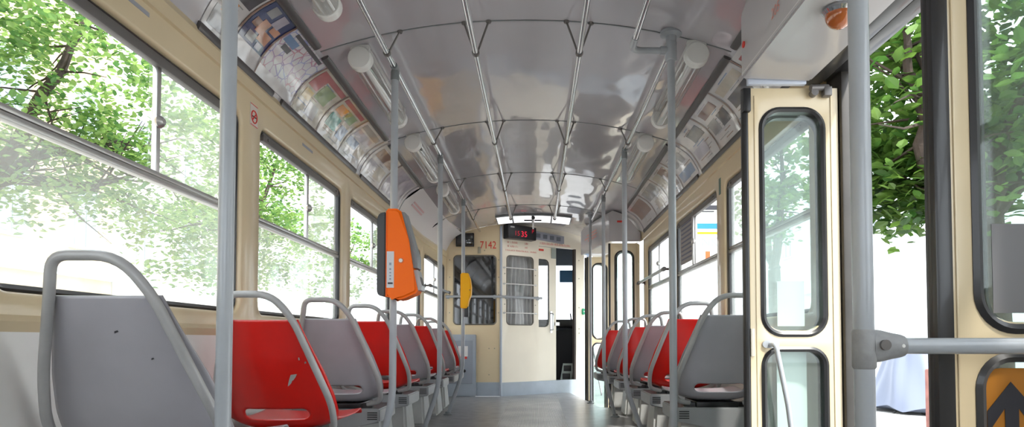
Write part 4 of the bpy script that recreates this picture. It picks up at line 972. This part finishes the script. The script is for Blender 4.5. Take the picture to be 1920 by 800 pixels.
# ------------------------------------------------------------------ small signs
def wall_sign(f, y0, y1, z0, z1, d=-.0015): return [f(y0, z0, d), f(y1, z0, d), f(y1, z1, d), f(y0, z1, d)]
root = empty('no_smoking_sign', fL(2.735, 1.66, 0), 'square red and white no-smoking sticker on the first left window pillar', 'sign')
yc, zc = 2.728, 1.668
bm = new(); box(bm, XL, XL+.002, yc-.036, yc+.036, zc-.048, zc+.048); part(root, 'sticker', bm, mat('sticker_white', (.72, .66, .60), .5), smooth=False)
bm = new()
tube(bm, [(XL+.0025, yc+.026*cos(a), zc-.006+.026*sin(a)) for a in [2*pi*k/28 for k in range(29)]], .0030, 6); tube(bm, [(XL+.003, yc-.018, zc-.024), (XL+.003, yc+.018, zc+.012)], .003, 6); part(root, 'red_ring', bm, REDP)
bm = new(); box(bm, XL+.002, XL+.003, yc-.020, yc+.020, zc-.009, zc-.003); part(root, 'cigarette', bm, TEXTD, smooth=False)
bm = new(); box(bm, XL+.002, XL+.003, yc-.034, yc+.034, zc+.043, zc+.046); box(bm, XL+.002, XL+.003, yc-.034, yc+.034, zc-.046, zc-.043); part(root, 'red_border', bm, REDP, smooth=False)
for y0, y1, z0, lb in ((1.83, 1.98, 1.715, 'above the nearest left window'), (3.30, 3.45, 1.715, 'above the second left window')):
    bm = new(); box(bm, XL, XL+.0015, y0, y1, z0, z0+.014); o = fin('small_sticker', bm, mat('faded_blue_print', (.36, .37, .42), .5), loc=(XL, y0, z0), smooth=False); tag(o, 'faded grey-blue text strip on the cream wall '+lb, 'sticker')
bm = new(); box(bm, XR-.0015, XR, 3.86, 3.90, 1.59, 1.69); o = fin('small_sticker', bm, mat('sticker_dark_green', (.10, .17, .14), .5), loc=(XR, 3.88, 1.6), smooth=False); tag(o, 'small dark green sticker on the cream pillar right of the flanged pole', 'sticker')
bm = new()
for k in range(2):
    t0_ = .42+.10*k
    P = [cove(-1, t0_+j*.02, .004) for j in range(4)]
    loft(bm, [[(x, y, z) for x, z in P]+[(x+.001, y, z-.001) for x, z in reversed(P)] for y in (5.85, 6.35)])
o = fin('pink_lettering', bm, mat('pale_pink_print', (.62, .40, .42), .5), loc=(cove(-1, .5)[0], 6.1, cove(-1, .5)[1])); tag(o, 'two faint pink lines of print on the white curved cove, left', 'lettering')
# timetable paper on the right window
root = empty('timetable', (XR+.02, 4.83, 1.47), 'grey printed timetable sheet hung inside the upper right window', 'timetable')
bm = new(); box(bm, XR+.018, XR+.020, 4.64, 5.04, 1.29, 1.665-.02); part(root, 'sheet', bm, mat('timetable_paper', (.36, .34, .34), .6), smooth=False)
bm = new()
for k in range(9): box(bm, XR+.0165, XR+.018, 4.68, 5.00, 1.32+.033*k, 1.332+.033*k)
part(root, 'print', bm, mat('timetable_print', (.16, .17, .24), .6), smooth=False)
bm = new(); box(bm, XR+.012, XR+.026, 4.615, 4.64, 1.25, 1.65, .002); part(root, 'holder_edge', bm, ALU)

# ------------------------------------------------------------------ outside
GND = -.85
gm = mat('asphalt', (.24, .235, .23), .8, var=.15, vscale=1.5)
bm = new(); box(bm, -60, 60, -40, 70, GND-.1, GND); tag(fin('ground', bm, gm, smooth=False), kind='structure')
pv = mat('pale_paving', (.50, .49, .47), .8, var=.1, vscale=3)
bm = new(); box(bm, 3.2, 22, -30, 50, GND, GND+.12); tag(fin('pavement', bm, pv, smooth=False), kind='structure')
bm = new(); box(bm, -22, -4.2, -30, 50, GND, GND+.12); tag(fin('pavement', bm, pv, smooth=False), kind='structure')
def facade(name, x, y0, y1, h, s, col, label, wins, rowz, ground=None, wcol=None):
    root = empty(name, (x, (y0+y1)/2, GND), label, 'building')
    bm = new(); box(bm, min(x, x+s*4), max(x, x+s*4), y0, y1, GND+.1, h); part(root, 'wall', bm, mat('facade_%s' % col[0], col[1], .8, var=.08, vscale=1))
    wm = mat('facade_window_glass', (.20, .24, .27), .15, coat=1); fm_ = mat('facade_window_frame', (.62, .74, .72), .6)
    for z0, z1 in rowz:
        for k in range(wins):
            yc = y0+(y1-y0)*(k+.5)/wins
            bm = new(); box(bm, min(x-s*.10, x), max(x-s*.10, x), yc-.65, yc+.65, z0-.1, z1+.1); wf = part(root, 'window', bm, fm_)
            bm = new(); bx_ = (x-s*.13, x-s*.09)
            box(bm, min(bx_), max(bx_), yc-.52, yc-.03, z0, z1); box(bm, min(bx_), max(bx_), yc+.03, yc+.52, z0, z1); bmesh.ops.translate(bm, verts=bm.verts, vec=-Vector(root.location)); fin('pane', bm, wm, wf)
    bm = new(); box(bm, min(x-s*.2, x), max(x-s*.2, x), y0, y1, 2.9, 3.15); part(root, 'cornice', bm, fm_)
    return root
facade('town_house', -16, -12, 8, 12, -1, ('ochre', (.55, .38, .18)), 'warm ochre town house beyond the trees, nearest on the left', 6, ((.1, 2.1), (4, 6), (7.5, 9.5)))
facade('town_house', -16, 8.1, 24, 12, -1, ('cream', (.58, .46, .30)), 'cream town house beyond the left trees, behind the first two windows', 5, ((.1, 2.1), (4, 6), (7.5, 9.5)))
facade('town_house', -16, 24.1, 48, 12, -1, ('white', (.66, .62, .56)), 'white town house far along the left side of the street', 7, ((.1, 2.1), (4, 6), (7.5, 9.5)))
facade('apartment_building', 18, -12, 22, 10, 1, ('pale', (.88, .87, .85)), 'very bright pale building beyond the open doorway', 7, ((5, 7),))
facade('apartment_building', 13, 22.1, 48, 10, 1, ('paleblue', (.80, .84, .88)), 'bright pale building beyond the far right windows', 6, ((5, 7),))
# shop front / parked white van seen low through the left windows
root = empty('parked_van', (-9.5, 10, GND), 'plain white parked van low behind the left windows', 'van')
VW = mat('van_white', (.85, .85, .86), .3, coat=.5)
P = [(-2.6, .35), (2.5, .35), (2.6, .9), (2.1, 1.25), (1.5, 2.05), (1.2, 2.15), (-2.55, 2.15), (-2.65, 2.0)]
bm = new(); loft(bm, [[(-.95, y, z) for y, z in P], [(.95, y, z) for y, z in P]]); bmesh.ops.bevel(bm, geom=bm.edges[:], offset=.08, segments=3, affect='EDGES'); fin('body', bm, VW, root)
bm = new(); box(bm, .93, .97, .95, 1.75, 1.3, 1.85, .02); fin('side_window', bm, DARKGL, root)
bm = new(); box(bm, .93, .97, -2.4, .8, .85, .93, .01); fin('side_moulding', bm, DGREY, root)
for yy in (-1.7, 1.7):
    for xx in (-.85, .85):
        bm = new(); lathe(bm, [(.2, -.11), (.33, -.1), (.35, 0), (.33, .1), (.2, .11)], (xx, yy, .35), 'x', 24); fin('wheel', bm, RUB, root)
# trees ------------------------------------------------------------
def leafmat(name, c, c2):
    m, t, b = nt(name); N = t.nodes; L = t.links; N.remove(b)
    g = N.new('ShaderNodeNewGeometry'); r = N.new('ShaderNodeValToRGB'); r.color_ramp.elements[0].color = (*c, 1); r.color_ramp.elements[1].color = (*c2, 1)
    L.new(g.outputs['Random Per Island'], r.inputs['Fac'])
    d = N.new('ShaderNodeBsdfDiffuse'); tr = N.new('ShaderNodeBsdfTranslucent'); gl = N.new('ShaderNodeBsdfGlossy'); gl.inputs['Roughness'].default_value = .4
    L.new(r.outputs['Color'], d.inputs['Color'])
    hs = N.new('ShaderNodeHueSaturation'); hs.inputs['Value'].default_value = 1.35; hs.inputs['Saturation'].default_value = 1.0; L.new(r.outputs['Color'], hs.inputs['Color']); L.new(hs.outputs['Color'], tr.inputs['Color'])
    m1 = N.new('ShaderNodeMixShader'); m1.inputs[0].default_value = .5; L.new(d.outputs[0], m1.inputs[1]); L.new(tr.outputs[0], m1.inputs[2])
    m2 = N.new('ShaderNodeMixShader'); m2.inputs[0].default_value = .05; L.new(m1.outputs[0], m2.inputs[1]); L.new(gl.outputs[0], m2.inputs[2])
    L.new(m2.outputs[0], N['Material Output'].inputs['Surface']); MATS[name] = m; return m
LEAF = leafmat('street_tree_leaf', (.06, .16, .04), (.25, .37, .10))
LEAFR = leafmat('broad_tree_leaf', (.03, .095, .016), (.15, .26, .05))
BARK = mat('bark', (.055, .038, .030), .85, bump=.02, bscale=12, var=.4, vscale=5)
def tree(x, y, h0, crown, nleaf, lsize, label, seed, limbs, leafm=LEAF, tr=.16, twigs=3):
    rd = random.Random(seed); root = empty('street_tree', (x, y, GND+.12), label, 'tree')
    ox, oy, oz = x, y, GND+.12
    br = []   # branch polylines (absolute)
    bm = new(); fork = Vector((x, y, h0))
    tube(bm, [(x, y, oz), (x+.03, y-.02, (oz+h0)/2), tuple(fork)], [tr*1.15, tr, tr*.85], 12)
    for L_ in limbs:
        pts = [fork]+[Vector(p) for p in L_]; sm = []
        for a, b in zip(pts, pts[1:]):
            for k in range(4): sm.append(a.lerp(b, k/4)+Vector((rd.uniform(-.04, .04), rd.uniform(-.04, .04), rd.uniform(-.03, .03))))
        sm.append(pts[-1]); n = len(sm)
        tube(bm, sm, [tr*.62*(1-i/n)+.012 for i in range(n)], 9); br.append(sm)
        for i in range(3, n-1):   # twigs
            for _ in range(twigs):
                d = Vector((rd.uniform(-1, 1), rd.uniform(-1, 1), rd.uniform(-.5, .7))).normalized(); ln = rd.uniform(.5, 1.2)
                tw = [sm[i], sm[i]+d*ln*.5+Vector((0, 0, rd.uniform(-.1, .1))), sm[i]+d*ln]; tube(bm, tw, [.018, .011, .004], 5); br.append(tw)
    part(root, 'trunk', bm, BARK)
    bm = new()
    cl = []
    for c, rad, wgt in crown:
        for _ in range(int(wgt)):
            while True:
                v = Vector((rd.uniform(-1, 1), rd.uniform(-1, 1), rd.uniform(-1, 1)))
                if v.length < 1: break
            cl.append(Vector(c)+Vector((v.x*rad[0], v.y*rad[1], v.z*rad[2])))
    for k in range(nleaf):
        c = rd.choice(cl); p = c+Vector((rd.gauss(0, .16), rd.gauss(0, .16), rd.gauss(0, .12)))
        s = lsize*rd.uniform(.6, 1.2); yaw = rd.uniform(0, 2*pi); pit = rd.uniform(-.9, .25); rol = rd.uniform(-.6, .6)
        Mx = Matrix.Rotation(yaw, 3, 'Z') @ Matrix.Rotation(pit, 3, 'Y') @ Matrix.Rotation(rol, 3, 'X')
        shp = [(0, 0, 0), (.35, .30, .03), (.70, .24, .02), (1.0, 0, -.06), (.70, -.24, .02), (.35, -.30, .03), (.5, 0, -.03)]
        vs = [bm.verts.new(p+Mx @ (Vector(q_)*s)) for q_ in shp]
        for f3 in ((0, 6, 2, 1), (6, 3, 2), (0, 5, 4, 6), (6, 4, 3)): bm.faces.new([vs[i] for i in f3])
    o = fin('foliage', bm, leafm, None, smooth=False); o.data.transform(Matrix.Translation(-Vector(root.location))); o.parent = root
    return root
tree(-7.0, 7.4, 2.0, [((-6.6, 8.4, 4.6), (1.9, 2.6, 2.1), 170), ((-6.4, 6.8, 5.0), (1.5, 1.5, 1.6), 50), ((-6.5, 9.7, 3.1), (1.2, 2.2, .9), 55)], 13500, .115, 'leafy green tree filling the nearest left window', 11,
     [[(-6.8, 8.6, 3.2), (-6.6, 9.6, 3.7), (-6.4, 10.8, 4.0)], [(-7.0, 7.0, 3.4), (-6.8, 6.0, 4.4)], [(-6.6, 8.0, 3.2), (-6.2, 8.4, 4.6), (-6.0, 8.8, 6.0)], [(-6.9, 8.2, 2.8), (-6.4, 9.2, 2.9), (-6.2, 9.9, 3.3)]])
tree(-7.2, 16.1, 2.1, [((-6.9, 15.0, 4.4), (1.7, 3.4, 1.9), 170), ((-6.9, 15.2, 3.0), (1.3, 2.4, 1.2), 70), ((-6.8, 12.6, 2.5), (.9, .9, 1.0), 30)], 11500, .13, 'leafy green tree behind the second left window', 12,
     [[(-7.0, 15.0, 3.0), (-6.8, 13.6, 3.2), (-6.8, 12.4, 3.0)], [(-7.1, 15.2, 3.4), (-6.8, 14.2, 4.2)], [(-7.0, 16.0, 3.8), (-6.7, 16.4, 5.4)]])
tree(-8.5, 28.4, 2.4, [((-8.4, 27, 4.4), (2.0, 3.6, 2.2), 120)], 3500, .2, 'far leafy tree beyond the left windows', 13, [[(-8.4, 28, 4), (-8.2, 28.6, 5)], [(-8.5, 27, 4), (-8.3, 26.4, 5)]])
tree(4.35, 6.1, 1.9, [((4.1, 6.5, 3.4), (1.2, 1.1, 1.3), 110), ((4.8, 5.6, 3.2), (1.2, .9, 1.4), 60), ((3.95, 6.5, 2.35), (.85, .8, .55), 85), ((5.6, 5.9, 3.2), (.9, 1.1, 1.2), 30)], 9500, .15, 'broad-leaved tree outside the open rear doorway', 14,
     [[(3.85, 5.95, 2.05), (3.60, 5.85, 2.35), (3.50, 5.8, 3.05), (3.36, 5.8, 3.55), (3.2, 5.9, 4.2)], [(3.80, 5.9, 2.3), (3.62, 5.85, 2.9), (3.56, 5.8, 3.5), (3.6, 5.8, 4.4)], [(4.0, 6.4, 2.2), (3.6, 6.6, 2.25)], [(4.7, 5.7, 2.6), (5.1, 5.3, 3.5)], [(4.2, 5.8, 2.4), (4.2, 5.2, 3.3)]], LEAFR, .13, twigs=1)
tree(5.4, 14.5, 2.3, [((5.2, 14.5, 4.6), (1.6, 2.2, 1.7), 120)], 3000, .2, 'distant tree outside, right of the tram', 15, [[(5.2, 15, 4), (5.1, 15.6, 5)], [(5.4, 14, 4), (5.2, 13.4, 5)]], LEAFR)
tree(-7.0, -1.0, 2.0, [((-6.8, -1, 4.2), (1.6, 2.3, 1.8), 100)], 2500, .2, 'tree beside the rear of the tram, left', 16, [[(-6.9, -.2, 3.4), (-6.6, .4, 4.6)]])
# covered motorbike
root = empty('covered_motorbike', (7.5, 13.0, GND+.12), 'motorbike under a pale grey tarpaulin on the pavement', 'motorbike')
bm = new(); rings = []
rd = random.Random(5)
for j in range(9):
    t_ = j/8; z = 1.2*t_
    rings.append([( (.62-.36*t_)*(1+.09*sin(5*a+j*.5)+.05*sin(11*a))*cos(a), (.95-.45*t_)*(1+.08*sin(4*a+1))*sin(a), z+.10+.05*sin(6*a)*(1-t_)+(0 if t_ < .9 else -.02)) for a in [2*pi*k/56 for k in range(56)]])
loft(bm, rings); fin('tarpaulin', bm, mat('grey_tarpaulin', (.20, .23, .32), .5), root, ang=80)
for yy in (-.65, .65):
    bm = new(); lathe(bm, [(.22, -.05), (.30, -.045), (.30, .045), (.22, .05)], (0, yy, .30), 'x', 24); fin('wheel', bm, RUB, root)
bm = new(); tube(bm, [(-.2, -.3, .3), (-.48, -.35, .0)], .02, 8); fin('kickstand', bm, DGREY, root)
# bicycle
root = empty('bicycle', (9.05, 14.0, GND+.12), 'bicycle parked on the pavement beyond the doorway', 'bicycle', rz=radians(-12))
for xx in (-.52, .52):
    bm = new(); tube(bm, [(xx+.33*cos(a), 0, .34+.33*sin(a)) for a in [2*pi*k/36 for k in range(37)]], .014, 8)
    for k in range(12):
        a = 2*pi*k/12; tube(bm, [(xx, 0, .34), (xx+.33*cos(a), 0, .34+.33*sin(a))], .002, 4)
    fin('wheel', bm, RUB, root)
bm = new()
for a, b in (((-.52, 0, .34), (-.1, 0, .30)), ((-.1, 0, .30), (-.22, 0, .85)), ((-.52, 0, .34), (-.20, 0, .75)), ((-.20, 0, .78), (.36, 0, .82)), ((-.1, 0, .30), (.38, 0, .74)), ((.35, 0, .92), (.52, 0, .34))): tube(bm, [a, b], .016, 8)
fin('frame', bm, mat('bicycle_paint', (.25, .27, .3), .4), root)
bm = new(); tube(bm, [(.33, -.28, .98), (.34, 0, .96), (.33, .28, .98)], .012, 8); fin('handlebar', bm, DGREY, root)
bm = new(); box(bm, -.34, -.10, -.07, .07, .86, .91, .02); fin('saddle', bm, BLACK, root)
# pinkish stone post by the doorway
bm = new(); box(bm, -.10, .10, -.10, .10, 0, 1.18, .02); o = fin('stone_post', bm, mat('pink_stone', (.45, .20, .18), .8, var=.3, vscale=12)); o.location = (3.565, 5.64, GND+.12)
tag(o, 'reddish stone post on the pavement beside the black door edge', 'post')
# stop sign board
root = empty('stop_sign', (2.24, 8.4, GND), 'tram stop board with blue and yellow stripes seen through the right window', 'sign')
bm = new(); box(bm, -.30, .30, -.02, .02, 2.55, 3.6, .01); fin('board', bm, mat('sign_white', (.80, .82, .76), .5), root)
bm = new(); tube(bm, [(.34, 0, 0), (.34, 0, 3.7)], .035, 14); fin('pole', bm, MGREY, root)
for z0, z1, m_, nm in ((3.02, 3.09, BLUEP, 'blue_stripe'), (2.95, 2.975, YELLOW, 'yellow_stripe'), (3.45, 3.60, BLUEP, 'blue_header')):
    bm = new(); box(bm, -.295, .295, -.026, -.019, z0, z1); fin(nm, bm, m_, root, smooth=False)
bm = text_bm('ADNKA', .16, lambda u, w, d: (-.02+u, -.024, 2.84+w)); fin('lettering', bm, mat('sign_grey_print', (.30, .36, .50), .5), root, smooth=False)
bm = new(); box(bm, -.20, .20, -.025, -.02, 3.27, 3.33); box(bm, -.24, .10, -.025, -.02, 3.24, 3.255); fin('dark_print', bm, TEXTD, root, smooth=False)
bm = new(); box(bm, -.02, .04, -.025, -.02, 2.56, 2.72); fin('red_mark', bm, mat('orange_red_print', (.85, .12, .03), .5), root, smooth=False)
